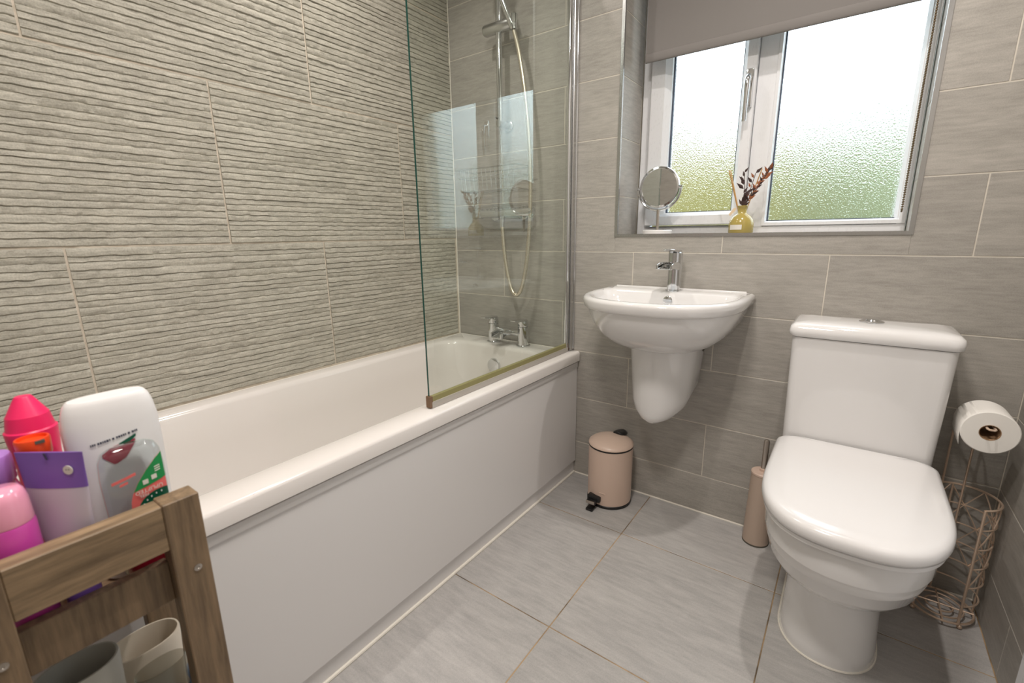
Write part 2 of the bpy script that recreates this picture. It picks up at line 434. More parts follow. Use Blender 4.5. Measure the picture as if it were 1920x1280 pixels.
rows = [(k, a, b) for k, (a, b) in zip(range(-5, 10), spans(0, ROOM_H, Z0-5*TH, TH))]
for k, a, b in rows:
    joint = 1.183 if k % 2 == 0 else 0.881
    for x0, x1 in spans(0, XR, joint, TL):
        # cut round the window opening
        pieces = []
        if b <= WZ0-0.004 or a >= WZ1 or x1 <= WX0 or x0 >= WX1: pieces = [(x0, x1, a, b)]
        else:
            if x0 < WX0: pieces.append((x0, WX0-0.001, a, b))
            if x1 > WX1: pieces.append((WX1+0.001, x1, a, b))
            xa, xb = max(x0, WX0-0.001), min(x1, WX1+0.001)
            if a < WZ0-0.01: pieces.append((xa, xb, a, WZ0-0.006))
            if b > WZ1+0.01: pieces.append((xa, xb, WZ1, b))
        for p in pieces:
            if p[1]-p[0] < 0.004 or p[3]-p[2] < 0.004: continue
            if p[1] < 0.64 and p[3] < 0.53: continue       # hidden behind the bath
            tile(wall_back, ((p[0]+p[1])/2, 0, (p[2]+p[3])/2), (p[1]-p[0], p[3]-p[2]), M['tile'], '-y')
    # right wall, same courses
    for y0, y1 in spans(YF, 0, -0.285 if k % 2 else -0.585, TL):
        tile(wall_right, (XR, (y0+y1)/2, (a+b)/2), (y1-y0, b-a), M['tile_side'], '-x')
    # window reveals
    if b > WZ0+0.01:
        aa = max(a, WZ0+0.001); bb = min(b, WZ1)
        if bb-aa > 0.01:
            tile(wall_back, (WX0+0.0012, 0.099, (aa+bb)/2), (0.19, bb-aa), M['tile'], '+x')
            tile(wall_back, (WX1-0.0012, 0.099, (aa+bb)/2), (0.19, bb-aa), M['tile'], '-x')
for x0, x1 in spans(WX0+0.008, WX1-0.008, 1.183, TL):
    tile(wall_back, ((x0+x1)/2, 0.099, WZ0), (x1-x0, 0.19), M['tile'], '+z')

# floor tiles
for x0, x1 in spans(0.62, XR, 0.999, 0.4733):
    for y0, y1 in spans(YF, 0, -0.2891, 0.4835):
        tile(floor, ((x0+x1)/2, (y0+y1)/2, 0), (x1-x0, y1-y0), M['floor_tile'], '+z')

# --- split-face tiles of the left wall: every one has its own relief of thin stone strips
def ledger_tile(y0, y1, z0, z1, seed):
    r = np.random.default_rng(seed)
    Wd, H = y1-y0, z1-z0
    pitch = 0.4534/26
    ns = max(1, round(H/pitch)); hs_ = r.uniform(0.76, 1.24, ns); cum = np.concatenate([[0], np.cumsum(hs_)])*H/hs_.sum()
    nx = max(6, int(Wd/0.0052))
    ys = np.linspace(0, Wd, nx+1)
    def wob(amp, step):
        k = max(3, int(Wd/step)+2); pts = r.normal(0, amp, k)
        return np.interp(ys, np.linspace(0, Wd, k), pts)
    bound = [np.zeros(nx+1)] + [wob(0.0008, 0.013) for _ in range(ns-1)] + [np.zeros(nx+1)]
    verts = []; rowsn = 0
    for i in range(ns):
        # segments of this strip
        d = np.zeros(nx+1); pos = 0; tilt = np.zeros(nx+1)
        while pos < Wd:
            ln = r.uniform(0.05, 0.30); m_ = (ys >= pos) & (ys <= pos+ln+1e-6)
            d[m_] = r.uniform(0.0022, 0.0046); tilt[m_] = r.uniform(-0.0006, 0.0014); pos += ln
        d = d + wob(0.00045, 0.011) + r.normal(0, 0.00025, nx+1)
        zb, zt = cum[i]+bound[i], cum[i+1]+bound[i+1]
        # groove floor, lower lip (overhanging: dark line below), belly, upper slope
        for t, kdep, extra in ((0.0, 0.06, 0), (0.10, 0.96, 1.0), (0.5, 1.0, 0.0), (0.86, 0.90, -0.7), (0.96, 0.10, 0)):
            if kdep > 0.5: dep = np.clip(d*kdep + tilt*extra, 0.0008, 0.0095) + wob(0.00035, 0.009)
            else: dep = d*kdep
            z = zb+(zt-zb)*t
            for j in range(nx+1): verts.append((dep[j], ys[j], z[j]))
            rowsn += 1
    for j in range(nx+1): verts.append((0.0, ys[j], H))
    rowsn += 1
    n = nx+1; fs = []
    for i in range(rowsn-1):
        for j in range(nx):
            a = i*n+j; fs.append((a, a+1, a+1+n, a+n))
    # rim back to the wall
    b0 = len(verts)
    edge = list(range(0, n)) + [i*n+nx for i in range(1, rowsn)] + [(rowsn-1)*n+j for j in range(nx-1, -1, -1)] + [i*n for i in range(rowsn-2, 0, -1)]
    for e in edge: verts.append((-0.003, verts[e][1], verts[e][2]))
    for i in range(len(edge)):
        fs.append((edge[(i+1) % len(edge)], edge[i], b0+i, b0+(i+1) % len(edge)))
    me = bpy.data.meshes.new('tile')
    me.from_pydata([(v[0]-0.0006, v[1]-Wd/2, v[2]-H/2) for v in verts], [], fs)
    me.materials.append(M['ledger']); me.update()
    me.polygons.foreach_set('use_smooth', [True]*len(me.polygons)); me.set_sharp_from_angle(angle=R(50))
    o = bpy.data.objects.new('tile', me); C.objects.link(o); o.parent = wall_left
    o.location = Vector((0, (y0+y1)/2, (z0+z1)/2))-WLOC[wall_left.name]

LZ, LH, LY = 1.0122, 0.4534, 0.6847
sd = 10
for (za, zb, j0) in ((LZ-LH, LZ, -0.696), (LZ, LZ+LH, -0.3196), (LZ+LH, LZ+2*LH, -0.687), (LZ+2*LH, ROOM_H, -0.3196)):
    for ya, yb in spans(-1.70, -0.004, j0, LY):
        sd += 1
        ledger_tile(ya+0.0011, yb-0.0011, za+0.0022, zb-0.0022, sd)

# --- trims and seals
tr = MB()
tr.box(WX0-0.004, WX0+0.007, -0.003, 0.006, WZ0+0.002, WZ1).box(WX1-0.007, WX1+0.004, -0.003, 0.006, WZ0+0.002, WZ1).box(WX0-0.004, WX1+0.004, -0.003, 0.006, WZ0-0.008, WZ0+0.002)
struct(tr.build('trim_1', M['chrome_brushed'], smooth=False), 'chrome tile edging round the window recess')
struct(MB().tube([(0.64, -0.002, 0.001), (XR, -0.002, 0.001)], 0.0035, 8).build('trim_2', M['silicone']), 'white sealant along foot of the window wall')
struct(MB().tube([(0.001, -0.001, 0.55), (0.001, -0.001, ROOM_H)], 0.0028, 8).build('trim_3', M['silicone']), 'pale sealant in the corner above the bath')

# --- open white door against the right wall
d1 = MB().bbox(1.886, 1.922, -1.20, -0.525, 0.008, 2.02, 0.002).build('door_1', M['upvc'], smooth=False)
struct(d1, 'white door standing open against the tiled wall')

# ================================================================== WINDOW
win = bpy.data.objects.new('window_1', None); C.objects.link(win); win.location = ((WX0+WX1)/2, WD, WZ0); WLOC[win.name] = Vector(win.location)
struct(win, 'white plastic casement window with frosted panes')
FY = 0.19
def frame_rect(x0, x1, z0, z1, wl, wr, wbm, wt, ya, yb, name, mat, parent, bv=0.004):
    """mitred frame with chamfered inner edge"""
    m = MB()
    o = [(x0,z0),(x1,z0),(x1,z1),(x0,z1)]; i = [(x0+wl,z0+wbm),(x1-wr,z0+wbm),(x1-wr,z1-wt),(x0+wl,z1-wt)]
    k = 0.72
    mid = [(a[0]+(b[0]-a[0])*k, a[1]+(b[1]-a[1])*k) for a, b in zip(o, i)]
    L = [[(p[0], yb, p[1]) for p in o], [(p[0], ya+0.003, p[1]) for p in o],
         [(p[0]+(q[0]-p[0])*0.06, ya, p[1]+(q[1]-p[1])*0.06) for p, q in zip(o, i)],
         [(p[0], ya, p[1]) for p in mid], [(p[0], ya+0.016, p[1]) for p in i], [(p[0], yb, p[1]) for p in i]]
    m.loft(L, False, False)
    return m.build(name, mat, parent, smooth=False)
frame_rect(WX0+0.006, WX1-0.004, WZ0, WZ1, 0.038, 0.03, 0.030, 0.05, FY+0.004, FY+0.07, 'window_frame', M['upvc'], win)
MB().bbox(1.207, 1.266, FY+0.002, FY+0.07, WZ0+0.02, WZ1-0.03, 0.003).build('mullion', M['upvc'], win, smooth=False)
# opening sash, left
sash = frame_rect(0.849, 1.206, 1.054, 2.09, 0.074, 0.044, 0.047, 0.06, FY-0.016, FY+0.05, 'sash', M['upvc'], win)
hd = MB(); hd.bbox(1.176, 1.200, FY-0.030, FY-0.014, 1.43, 1.55, 0.005)
hd.build('handle_plate', M['chrome'], sash)
hd = MB(); hd.tube(smooth_path([(1.188, FY-0.026, 1.525), (1.188, FY-0.050, 1.518), (1.187, FY-0.056, 1.48), (1.186, FY-0.050, 1.385)]), [0.0085]*9+[0.009]*8+[0.008]*8, 10)
hd.build('handle', M['chrome'], sash)
# gaskets + panes
def gasket(x0, x1, z0, z1, y):
    m = MB(); t = 0.005
    m.box(x0, x0+t, y, y+0.012, z0, z1).box(x1-t, x1, y, y+0.012, z0, z1).box(x0+t, x1-t, y, y+0.012, z0, z0+0.003).box(x0+t, x1-t, y, y+0.012, z1-t, z1)
    return m.build('gasket', M['gasket'], win, smooth=False)
gasket(0.923, 1.162, 1.101, 2.03, FY+0.014)
MB().box(0.921, 1.164, FY+0.020, FY+0.026, 1.099, 2.032).build('pane', M['frosted'], win, smooth=False)
bead = frame_rect(1.262, 1.650, WZ0+0.024, 2.09, 0.014, 0.022, 0.016, 0.03, FY-0.002, FY+0.05, 'glazing_bead', M['upvc'], win)
gasket(1.275, 1.629, 1.0615, 2.06, FY+0.016)
MB().box(1.273, 1.631, FY+0.022, FY+0.028, 1.06, 2.062).build('pane', M['frosted'], win, smooth=False)

# roller blind
bl = thing('roller_blind', (1.234, 0.11, 1.615), 'grey fabric roller blind half lowered in the window recess', 'blind')
MB().box(0.850, 1.618, 0.109, 0.1105, 1.645, 2.085).build('fabric', M['blind'], bl, smooth=False)
hem = [[(x, 0.1098+0.0055*math.cos(a), 1.632+0.0155*math.sin(a)) for a in [2*PI*i/14 for i in range(14)]] for x in (0.850, 1.618)]
MB().loft(hem).build('bottom_bar', M['blind'], bl, angle=60)
MB().cyl((0.83, 0.118, 2.09), (1.635, 0.118, 2.09), 0.02).build('roller', M['blind'], bl)
ch = MB()
for s_ in (0, 1):
    z = 1.086
    while z < 2.07:
        ch.sphere((1.634, 0.136+0.014*s_, z), 0.0030, 6); z += 0.0066
for i in range(1, 6):
    a = PI*i/6; ch.sphere((1.634, 0.143-0.007*math.cos(a), 1.086-0.007*math.sin(a)), 0.0024, 6)
o = ch.build('bead_chain', M['bead'], bl); o['kind'] = 'stuff'

# garden outside
lawn = MB().box(-14, 14, 0.6, 16, -0.5, -0.4).build('ground', M['lawn'], smooth=False); struct(lawn, 'lawn outside the window')
def hedge(x0, x1, y, h, d, seed, mat, name, label, cat):
    r = random.Random(seed); m = MB(); n = 40
    rings = []
    for i in range(n):
        x = x0+(x1-x0)*i/(n-1); ring = []
        for j in range(14):
            a = 2*PI*j/14
            k = 1+0.12*r.uniform(-1, 1)
            ring.append((x, y+d*math.copysign(abs(math.cos(a))**0.6, math.cos(a))*k, -0.42+h/2+h/2*math.copysign(abs(math.sin(a))**0.6, math.sin(a))*k))
        rings.append(ring)
    m.loft(rings); return tag(m.build(name, mat), label, cat)
hedge(-5.0, 0.85, 4.6, 2.50, 0.5, 3, M['hedge'], 'hedge', 'low yellow-green hedge blurred behind the frosted window', 'hedge')
hedge(-0.4, 6.0, 6.0, 2.85, 0.6, 8, M['shrub'], 'shrubbery', 'taller grey-green shrubbery blurred behind the frosted window', 'shrub')
fn = thing('fence', (-3.4, 6.4, -0.4), 'brown board fence blurred behind the frosted window', 'fence')
for i in range(34):
    x = -6.2+i*0.165
    MB().box(x, x+0.155, 6.38+0.02*(i % 2), 6.4+0.02*(i % 2), -0.4, 3.1).build('board', M['fence'], fn, smooth=False)

# ================================================================== BATH
HB, WBX = 0.5546, 0.672
bath = thing('bathtub', (0.336, -0.85, 0), 'white acrylic bathtub with panelled side along the split-face stone wall', 'bathtub')
rings = []
x0, x1, y0, y1 = 0.0015, WBX, -1.700, -0.002
def ring(ix, iy0, iy1, ixl, z, r): return rrect(x0+ixl, x1-ix, y0+iy0, y1-iy1, r, z, 8)
rings.append(ring(0.012, 0.0, 0.0, 0.0, HB-0.046, 0.004))
rings.append(ring(0.0, 0.0, 0.0, 0.0, HB-0.040, 0.006))
rings.append(ring(0.0, 0.0, 0.0, 0.0, HB-0.009, 0.006))
rings.append(ring(0.0025, 0.0, 0.0, 0.0, HB-0.003, 0.007))
rings.append(ring(0.008, 0.002, 0.002, 0.002, HB, 0.008))
rings.append(ring(0.078, 0.085, 0.105, 0.046, HB, (0.10, 0.10, 0.11, 0.11)))
rings.append(ring(0.088, 0.095, 0.115, 0.056, HB-0.004, (0.10, 0.10, 0.11, 0.11)))
rings.append(ring(0.094, 0.102, 0.121, 0.062, HB-0.016, (0.10, 0.10, 0.11, 0.11)))
rings.append(ring(0.102, 0.150, 0.128, 0.070, HB-0.12, (0.10, 0.10, 0.12, 0.12)))
rings.append(ring(0.118, 0.260, 0.145, 0.086, HB-0.30, (0.11, 0.11, 0.14, 0.14)))
rings.append(ring(0.150, 0.330, 0.175, 0.118, HB-0.385, (0.11, 0.11, 0.13, 0.13)))
rings.append(ring(0.200, 0.400, 0.230, 0.170, HB-0.405, (0.08, 0.08, 0.1, 0.1)))
MB().loft(rings, False, True).build('tub', M['acrylic'], bath, angle=50)
# side panel with raised border
p = MB(); xp = 0.660
p.bbox(xp-0.012, xp, -1.698, -0.003, 0.058, HB-0.044, 0.002)
pn = p.build('side_panel', M['panel'], bath, smooth=False)
MB().bbox(xp-0.004, xp+0.004, -1.698, -0.003, 0.484, 0.507, 0.003).build('panel_moulding', M['panel'], pn)
MB().box(xp-0.022, xp-0.008, -1.698, -0.003, 0.0, 0.060).build('plinth', M['panel'], bath, smooth=False)
MB().tube([(xp-0.006, -1.69, 0.003), (xp-0.006, -0.003, 0.003)], 0.005, 8).build('sealant', M['silicone'], bath)
MB().tube([(0.0055, -1.69, HB-0.003), (0.0055, -0.0055, HB-0.003), (0.60, -0.0055, HB-0.003)], 0.004, 8).build('sealant', M['silicone'], bath)
ov = MB(); ov.lathe((0.318, -0.127, 0.468), [(0.006, -0.004), (0.031, -0.002), (0.033, 0.006), (0.030, 0.014), (0.020, 0.017), (0.0, 0.018)], 32, 'y')
ov.build('overflow_cover', M['chrome'], bath)
wst = MB(); wst.lathe((0.33, -0.42, HB-0.405), [(0.035, 0), (0.033, 0.004), (0.0, 0.006)], 28)
wst.build('waste', M['chrome'], bath)

# bath mixer tap
bt = thing('bath_tap', (0.343, -0.06, HB), 'chrome bath mixer with two lever handles on the tub rim', 'tap')
for xx in (0.262, 0.424):
    m = MB(); m.lathe((xx, -0.06, HB), [(0.031, 0), (0.031, 0.005), (0.024, 0.007), (0.0235, 0.086)], 32)
    m.build('pillar', M['chrome'], bt)
    m = MB(); m.lathe((xx, -0.06, HB), [(0.022, 0.087), (0.0235, 0.09), (0.022, 0.112), (0.0, 0.116)], 32)
    lv = m.build('valve_cap', M['chrome'], bt)
    m = MB(); m.loft([[(xx-0.017+0.0*0, -0.05, HB+0.108), (xx+0.017, -0.05, HB+0.108), (xx+0.017, -0.05, HB+0.119), (xx-0.017, -0.05, HB+0.119)],
                      [(xx-0.019, -0.085, HB+0.110), (xx+0.015, -0.085, HB+0.110), (xx+0.015, -0.085, HB+0.119), (xx-0.019, -0.085, HB+0.119)],
                      [(xx-0.016, -0.132, HB+0.118), (xx+0.010, -0.132, HB+0.118), (xx+0.010, -0.132, HB+0.123), (xx-0.016, -0.132, HB+0.123)]])
    m.build('lever', M['chrome'], lv, bevel=0.002)
m = MB(); m.cyl((0.262, -0.06, HB+0.055), (0.424, -0.06, HB+0.055), 0.016)
m.build('bridge', M['chrome'], bt)
m = MB()   # open waterfall spout
sp = []
for t, yy, hw, zz in ((0, -0.06, 0.022, 0.055), (0.5, -0.105, 0.026, 0.060), (1, -0.150, 0.030, 0.050)):
    sp.append([(0.343-hw, yy, HB+zz-0.012), (0.343+hw, yy, HB+zz-0.012), (0.343+hw, yy, HB+zz+0.012), (0.343+hw*0.75, yy, HB+zz+0.012), (0.343+hw*0.7, yy, HB+zz-0.006), (0.343-hw*0.7, yy, HB+zz-0.006), (0.343-hw*0.75, yy, HB+zz+0.012), (0.343-hw, yy, HB+zz+0.012)])
m.loft(sp); m.build('spout', M['chrome'], bt, bevel=0.002)

# shower screen
ss = thing('shower_screen', (0.625, -0.42, HB), 'clear glass shower screen with green edge standing on the tub rim', 'shower screen')
gx = 0.625
m = MB(); z0g, z1g, y0g, y1g = 0.578, 1.96, -0.812, -0.040
m.add([(gx-.003,y0g,z0g),(gx-.003,y1g,z0g),(gx-.003,y1g,z1g),(gx-.003,y0g,z1g),(gx+.003,y0g,z0g),(gx+.003,y1g,z0g),(gx+.003,y1g,z1g),(gx+.003,y0g,z1g)],
      [(0,3,2,1),(4,5,6,7)])
m.mi = 1
m.add([(gx-.003,y0g,z0g),(gx-.003,y1g,z0g),(gx-.003,y1g,z1g),(gx-.003,y0g,z1g),(gx+.003,y0g,z0g),(gx+.003,y1g,z0g),(gx+.003,y1g,z1g),(gx+.003,y0g,z1g)],
      [(0,4,7,3),(3,7,6,2),(0,1,5,4),(1,2,6,5)])
m.build('glass_panel', None, ss, smooth=False, mats=[M['glass'], M['glass_edge']])
MB().box(gx-0.006, gx+0.006, y0g+0.003, y1g, 0.573, 0.588).build('seal_strip', M['seal'], ss, smooth=False)
MB().box(gx-0.004, gx+0.010, y0g+0.003, y1g, HB+0.001, 0.573).build('seal_fin', M['seal_clear'], ss, smooth=False)
for ye in (y0g+0.001, y1g):
    MB().box(gx-0.008, gx+0.009, ye-0.005, ye+0.005, HB+0.003, 0.590).build('end_cap', M['stain'], ss, smooth=False)
m = MB(); m.cyl((gx, -0.040, 0.566), (gx, -0.040, 1.97), 0.0095, n=20)
m.build('hinge_tube', M['chrome'], ss)
m = MB(); m.bbox(gx-0.014, gx+0.014, -0.028, -0.0005, HB+0.002, 1.97, 0.003)
m.build('wall_profile', M['chrome_brushed'], ss, smooth=False)
m = MB(); m.cyl((gx+0.014, -0.004, 0.562), (gx+0.014, -0.004, 1.97), 0.004, n=12)
m.build('profile_edge', M['chrome'], ss)

# shower set
sh = thing('shower_set', (0.325, -0.05, 1.1), 'chrome bar shower valve with riser rail and flexible hose above the bath taps', 'shower')
m = MB(); m.cyl((0.322, -0.062, 1.455), (0.322, -0.062, 2.12), 0.0120); m.build('riser_rail', M['chrome'], sh)
for zz in (1.462, 2.10):
    m = MB(); m.cyl((0.322, -0.001, zz), (0.322, -0.075, zz), 0.013); m.lathe((0.322, -0.0005, zz), [(0.02, 0), (0.02, 0.006), (0.013, 0.01)], 20, 'y')
    m.build('rail_bracket', M['chrome_brushed'], sh)
m = MB(); m.lathe((0.255, -0.066, 1.805), [(0.0, 0), (0.019, 0.002), (0.021, 0.008), (0.021, 0.125), (0.017, 0.132), (0, 0.134)], 28, 'x')
m.build('slider', M['chrome_brushed'], sh)
m = MB(); m.lathe((0.402, -0.078, 1.775), [(0.012, 0), (0.016, 0.03), (0.018, 0.05), (0.014, 0.052)], 20)
m.build('handset_holder', M['chrome'], sh)
m = MB(); m.tube([(0.402, -0.082, 1.778), (0.378, -0.105, 1.86), (0.352, -0.130, 1.96), (0.335, -0.15, 2.03)], [0.010, 0.0115, 0.0125, 0.014], 16)
m.lathe((0.332, -0.175, 2.03), [(0.02, 0), (0.045, -0.006), (0.047, -0.016), (0.0, -0.018)], 28, 'z')
m.build('handset', M['chrome'], sh)
m = MB(); m.cyl((0.403, -0.081, 1.795), (0.406, -0.079, 1.775), 0.0125); m.build('handset_nut', M['chrome'], sh)
hp = [(0.406, -0.079, 1.772), (0.424, -0.075, 1.70), (0.450, -0.072, 1.55), (0.466, -0.070, 1.39), (0.472, -0.070, 1.23), (0.468, -0.070, 1.08), (0.452, -0.070, 0.92), (0.430, -0.070, 0.82), (0.405, -0.069, 0.780), (0.380, -0.068, 0.785), (0.356, -0.066, 0.84), (0.334, -0.064, 0.95), (0.322, -0.062, 1.07)]
m = MB(); pth = smooth_path(hp, 26)
m.tube(pth, [0.0077+(0.0007 if i % 2 else -0.0003) for i in range(len(pth))], 10)
m.build('hose', M['hose'], sh, angle=80)
m = MB(); m.lathe((0.165, -0.058, 1.118), [(0.0, 0), (0.018, 0.002), (0.023, 0.008), (0.023, 0.045), (0.020, 0.048), (0.020, 0.265), (0.023, 0.268), (0.023, 0.305), (0.018, 0.311), (0, 0.313)], 28, 'x')
m.build('bar_valve', M['chrome'], sh)
for xx in (0.245, 0.395):
    m = MB(); m.lathe((xx, -0.0005, 1.118), [(0.03, 0), (0.03, 0.008), (0.016, 0.012), (0.016, 0.045)], 24, 'y'); m.build('wall_union', M['chrome'], sh)
m = MB(); m.cyl((0.322, -0.06, 1.102), (0.322, -0.062, 1.060), 0.0125, 0.009); m.build('hose_outlet', M['chrome'], sh)

# wire caddy on the shower bar
cdy = thing('wire_caddy', (0.30, -0.06, 1.20), 'thin chrome wire shower caddy hanging behind the hose', 'caddy')
def rect_wire(x0, x1, y0, y1, z, r): return MB().tube([(x0,y0,z),(x1,y0,z),(x1,y1,z),(x0,y1,z)], r, 6, closed=True)
rect_wire(0.145, 0.460, -0.140, -0.03, 1.290, 0.0028).build('top_rim', M['chrome_brushed'], cdy)
rect_wire(0.150, 0.455, -0.135, -0.035, 1.258, 0.0018).build('middle_rim', M['chrome_brushed'], cdy)
rect_wire(0.160, 0.445, -0.130, -0.035, 1.205, 0.0025).build('bottom_rim', M['chrome_brushed'], cdy)
for i in range(13):
    xx = 0.166+i*0.0225
    MB().tube([(xx, -0.139, 1.290), (xx, -0.129, 1.205), (xx, -0.036, 1.205)], 0.0013, 5).build('wire', M['chrome_brushed'], cdy)
MB().tube(smooth_path([(0.30, -0.035, 1.205), (0.30, -0.03, 1.40), (0.30, -0.045, 1.475), (0.315, -0.085, 1.485)], 6), 0.0025, 6).build('hanger', M['chrome_brushed'], cdy)
MB().tube(smooth_path([(0.262, -0.13, 1.205), (0.262, -0.132, 1.175), (0.252, -0.134, 1.160), (0.240, -0.134, 1.170)], 6), 0.0022, 6).build('hook', M['chrome_brushed'], cdy)

# ================================================================== BASIN
bx = 1.0495
bs = thing('basin', (bx, -0.2, 0.42), 'white ceramic wall-hung basin with half pedestal under the window', 'basin')
ZB = 0.833
def br(w, yb, ys, yf, z, p=0.80, rb=0.012): return dring(bx, w, yb, ys, yf, z, p, 44, rb)
rings = [
    br(0.090, -0.002, -0.10, -0.215, 0.650), br(0.128, -0.002, -0.11, -0.262, 0.660), br(0.165, -0.002, -0.12, -0.308, 0.680),
    br(0.195, -0.002, -0.12, -0.344, 0.708), br(0.217, -0.002, -0.12, -0.371, 0.742), br(0.230, -0.002, -0.12, -0.387, 0.774), br(0.2345, -0.002, -0.12, -0.392, 0.793),
    br(0.2415, -0.002, -0.12, -0.400, 0.795), br(0.2455, -0.002, -0.12, -0.405, 0.800), br(0.2500, -0.002, -0.12, -0.410, 0.822), br(0.2470, -0.002, -0.12, -0.407, ZB-0.004), br(0.2400, -0.002, -0.12, -0.400, ZB),
    br(0.2260, -0.094, -0.13, -0.383, ZB, 0.80, 0.03), br(0.2180, -0.100, -0.13, -0.374, ZB-0.006, 0.80, 0.04), br(0.2080, -0.106, -0.135, -0.362, ZB-0.03, 0.8, 0.05),
    br(0.175, -0.125, -0.15, -0.325, 0.735, 0.85, 0.05), br(0.120, -0.155, -0.18, -0.275, 0.700, 0.9, 0.04), br(0.04, -0.195, -0.205, -0.235, 0.694, 1.0, 0.008)]
MB().loft(rings, True, True).build('bowl', M['ceramic'], bs, angle=45)
m = MB(); m.bbox(bx-0.224, bx+0.224, -0.016, -0.002, ZB-0.004, ZB+0.005, 0.003, 3); m.build('back_ledge', M['ceramic'], bs)
m = MB(); m.lathe((bx+0.002, -0.106, ZB-0.028), [(0.006, 0), (0.013, 0.001), (0.0155, 0.004), (0.012, 0.006), (0.0, 0.0062)], 28, 'y'); m.build('overflow_ring', M['chrome'], bs)
m = MB(); m.lathe((bx, -0.215, 0.6945), [(0.022, 0), (0.02, 0.004), (0, 0.006)], 24); m.build('waste', M['chrome'], bs)
ped = [br(0.030, -0.05, -0.13, -0.190, 0.388, 1.0), br(0.055, -0.02, -0.11, -0.205, 0.391, 1.0), br(0.078, -0.002, -0.10, -0.214, 0.403, 1.0), br(0.091, -0.002, -0.10, -0.219, 0.424, 1.0), br(0.0975, -0.002, -0.10, -0.222, 0.455, 1.0),
       br(0.103, -0.002, -0.10, -0.225, 0.55, 0.97), br(0.112, -0.002, -0.10, -0.232, 0.672, 0.95)]
ped = [[(x, y, z+0.34*(y+0.225)*max(0, min(1, (0.60-z)/0.20))) for x, y, z in rg] for rg in ped]
pd = MB().loft(ped).build('half_pedestal', M['ceramic'], bs, angle=50)
m = MB(); m.lathe((bx+0.1105, -0.035, 0.640), [(0.011, 0), (0.012, 0.0015), (0.006, 0.003), (0, 0.003)], 20, 'x'); m.build('fixing_hole', M['dark_in'], pd)

tp = thing('basin_tap', (1.054, -0.062, ZB), 'chrome single-lever waterfall tap on the basin ledge', 'tap')
m = MB(); m.lathe((1.054, -0.062, ZB), [(0.027, 0), (0.027, 0.004), (0.0225, 0.006), (0.0215, 0.092)], 36); m.build('body', M['chrome'], tp)
m = MB(); m.lathe((1.054, -0.062, ZB), [(0.0205, 0.093), (0.0235, 0.096), (0.0235, 0.128), (0.021, 0.131), (0, 0.132)], 36); cap = m.build('cartridge_cap', M['chrome'], tp)
m = MB(); m.loft([[(1.054-0.016, -0.045, ZB+0.130), (1.054+0.016, -0.045, ZB+0.130), (1.054+0.016, -0.045, ZB+0.138), (1.054-0.016, -0.045, ZB+0.138)],
                  [(1.054-0.018, -0.09, ZB+0.131), (1.054+0.018, -0.09, ZB+0.131), (1.054+0.018, -0.09, ZB+0.139), (1.054-0.018, -0.09, ZB+0.139)],
                  [(1.054-0.014, -0.150, ZB+0.139), (1.054+0.014, -0.150, ZB+0.139), (1.054+0.014, -0.150, ZB+0.143), (1.054-0.014, -0.150, ZB+0.143)]])
m.build('lever', M['chrome'], cap, bevel=0.002)
m = MB(); sp = []
for yy, hw, zz, hh in ((-0.060, 0.019, 0.078, 0.016), (-0.10, 0.021, 0.084, 0.016), (-0.145, 0.024, 0.088, 0.013), (-0.178, 0.026, 0.085, 0.010)):
    sp.append([(1.054-hw, yy, ZB+zz-hh*0.6), (1.054+hw, yy, ZB+zz-hh*0.6), (1.054+hw, yy, ZB+zz+hh), (1.054+hw*0.82, yy, ZB+zz+hh), (1.054+hw*0.72, yy, ZB+zz-hh*0.25), (1.054-hw*0.72, yy, ZB+zz-hh*0.25), (1.054-hw*0.82, yy, ZB+zz+hh), (1.054-hw, yy, ZB+zz+hh)])
m.loft(sp); m.build('spout', M['chrome'], tp, bevel=0.0015)

# ================================================================== TOILET
tx = 1.5985
tl = thing('toilet', (tx, -0.35, 0), 'white close-coupled ceramic toilet with lid down between brush and roll stand', 'toilet')
def tr_(w, yb, ys, yf, z, p=0.9, rb=0.03): return dring(tx, w, yb, ys, yf, z, p, 44, rb)
pan = [tr_(0.104, -0.10, -0.36, -0.486, 0.0), tr_(0.106, -0.10, -0.36, -0.488, 0.004), tr_(0.103, -0.10, -0.36, -0.482, 0.03), tr_(0.100, -0.10, -0.35, -0.474, 0.11), tr_(0.100, -0.10, -0.35, -0.476, 0.165),
       tr_(0.106, -0.10, -0.35, -0.492, 0.190), tr_(0.122, -0.10, -0.36, -0.526, 0.212), tr_(0.140, -0.10, -0.37, -0.566, 0.240), tr_(0.153, -0.09, -0.38, -0.598, 0.272), tr_(0.1595, -0.08, -0.39, -0.613, 0.305),
       tr_(0.1610, -0.06, -0.39, -0.617, 0.3085), tr_(0.1625, -0.06, -0.39, -0.622, 0.334), tr_(0.1655, -0.05, -0.40, -0.631, 0.338), tr_(0.1675, -0.04, -0.40, -0.641, 0.392), tr_(0.165, -0.04, -0.40, -0.638, 0.399), tr_(0.15, -0.05, -0.40, -0.62, 0.401)]
MB().loft(pan).build('pan', M['ceramic'], tl, angle=50)
def lid_r(w, yf, z, yb=-0.188, p=0.74): return dring(tx, w, yb, -0.40, yf, z, p, 44, 0.03)
MB().loft([lid_r(0.166, -0.645, 0.403), lid_r(0.171, -0.651, 0.406), lid_r(0.171, -0.651, 0.414), lid_r(0.167, -0.646, 0.417)]).build('seat_ring', M['seat'], tl, angle=50)
MB().loft([lid_r(0.169, -0.651, 0.4185), lid_r(0.1745, -0.658, 0.421), lid_r(0.1765, -0.661, 0.429), lid_r(0.1760, -0.6605, 0.441), lid_r(0.1720, -0.6555, 0.4485), lid_r(0.164, -0.646, 0.4525), lid_r(0.145, -0.622, 0.4545), lid_r(0.10, -0.56, 0.456, -0.205), lid_r(0.05, -0.49, 0.457, -0.24)]).build('lid', M['seat'], tl, angle=55)
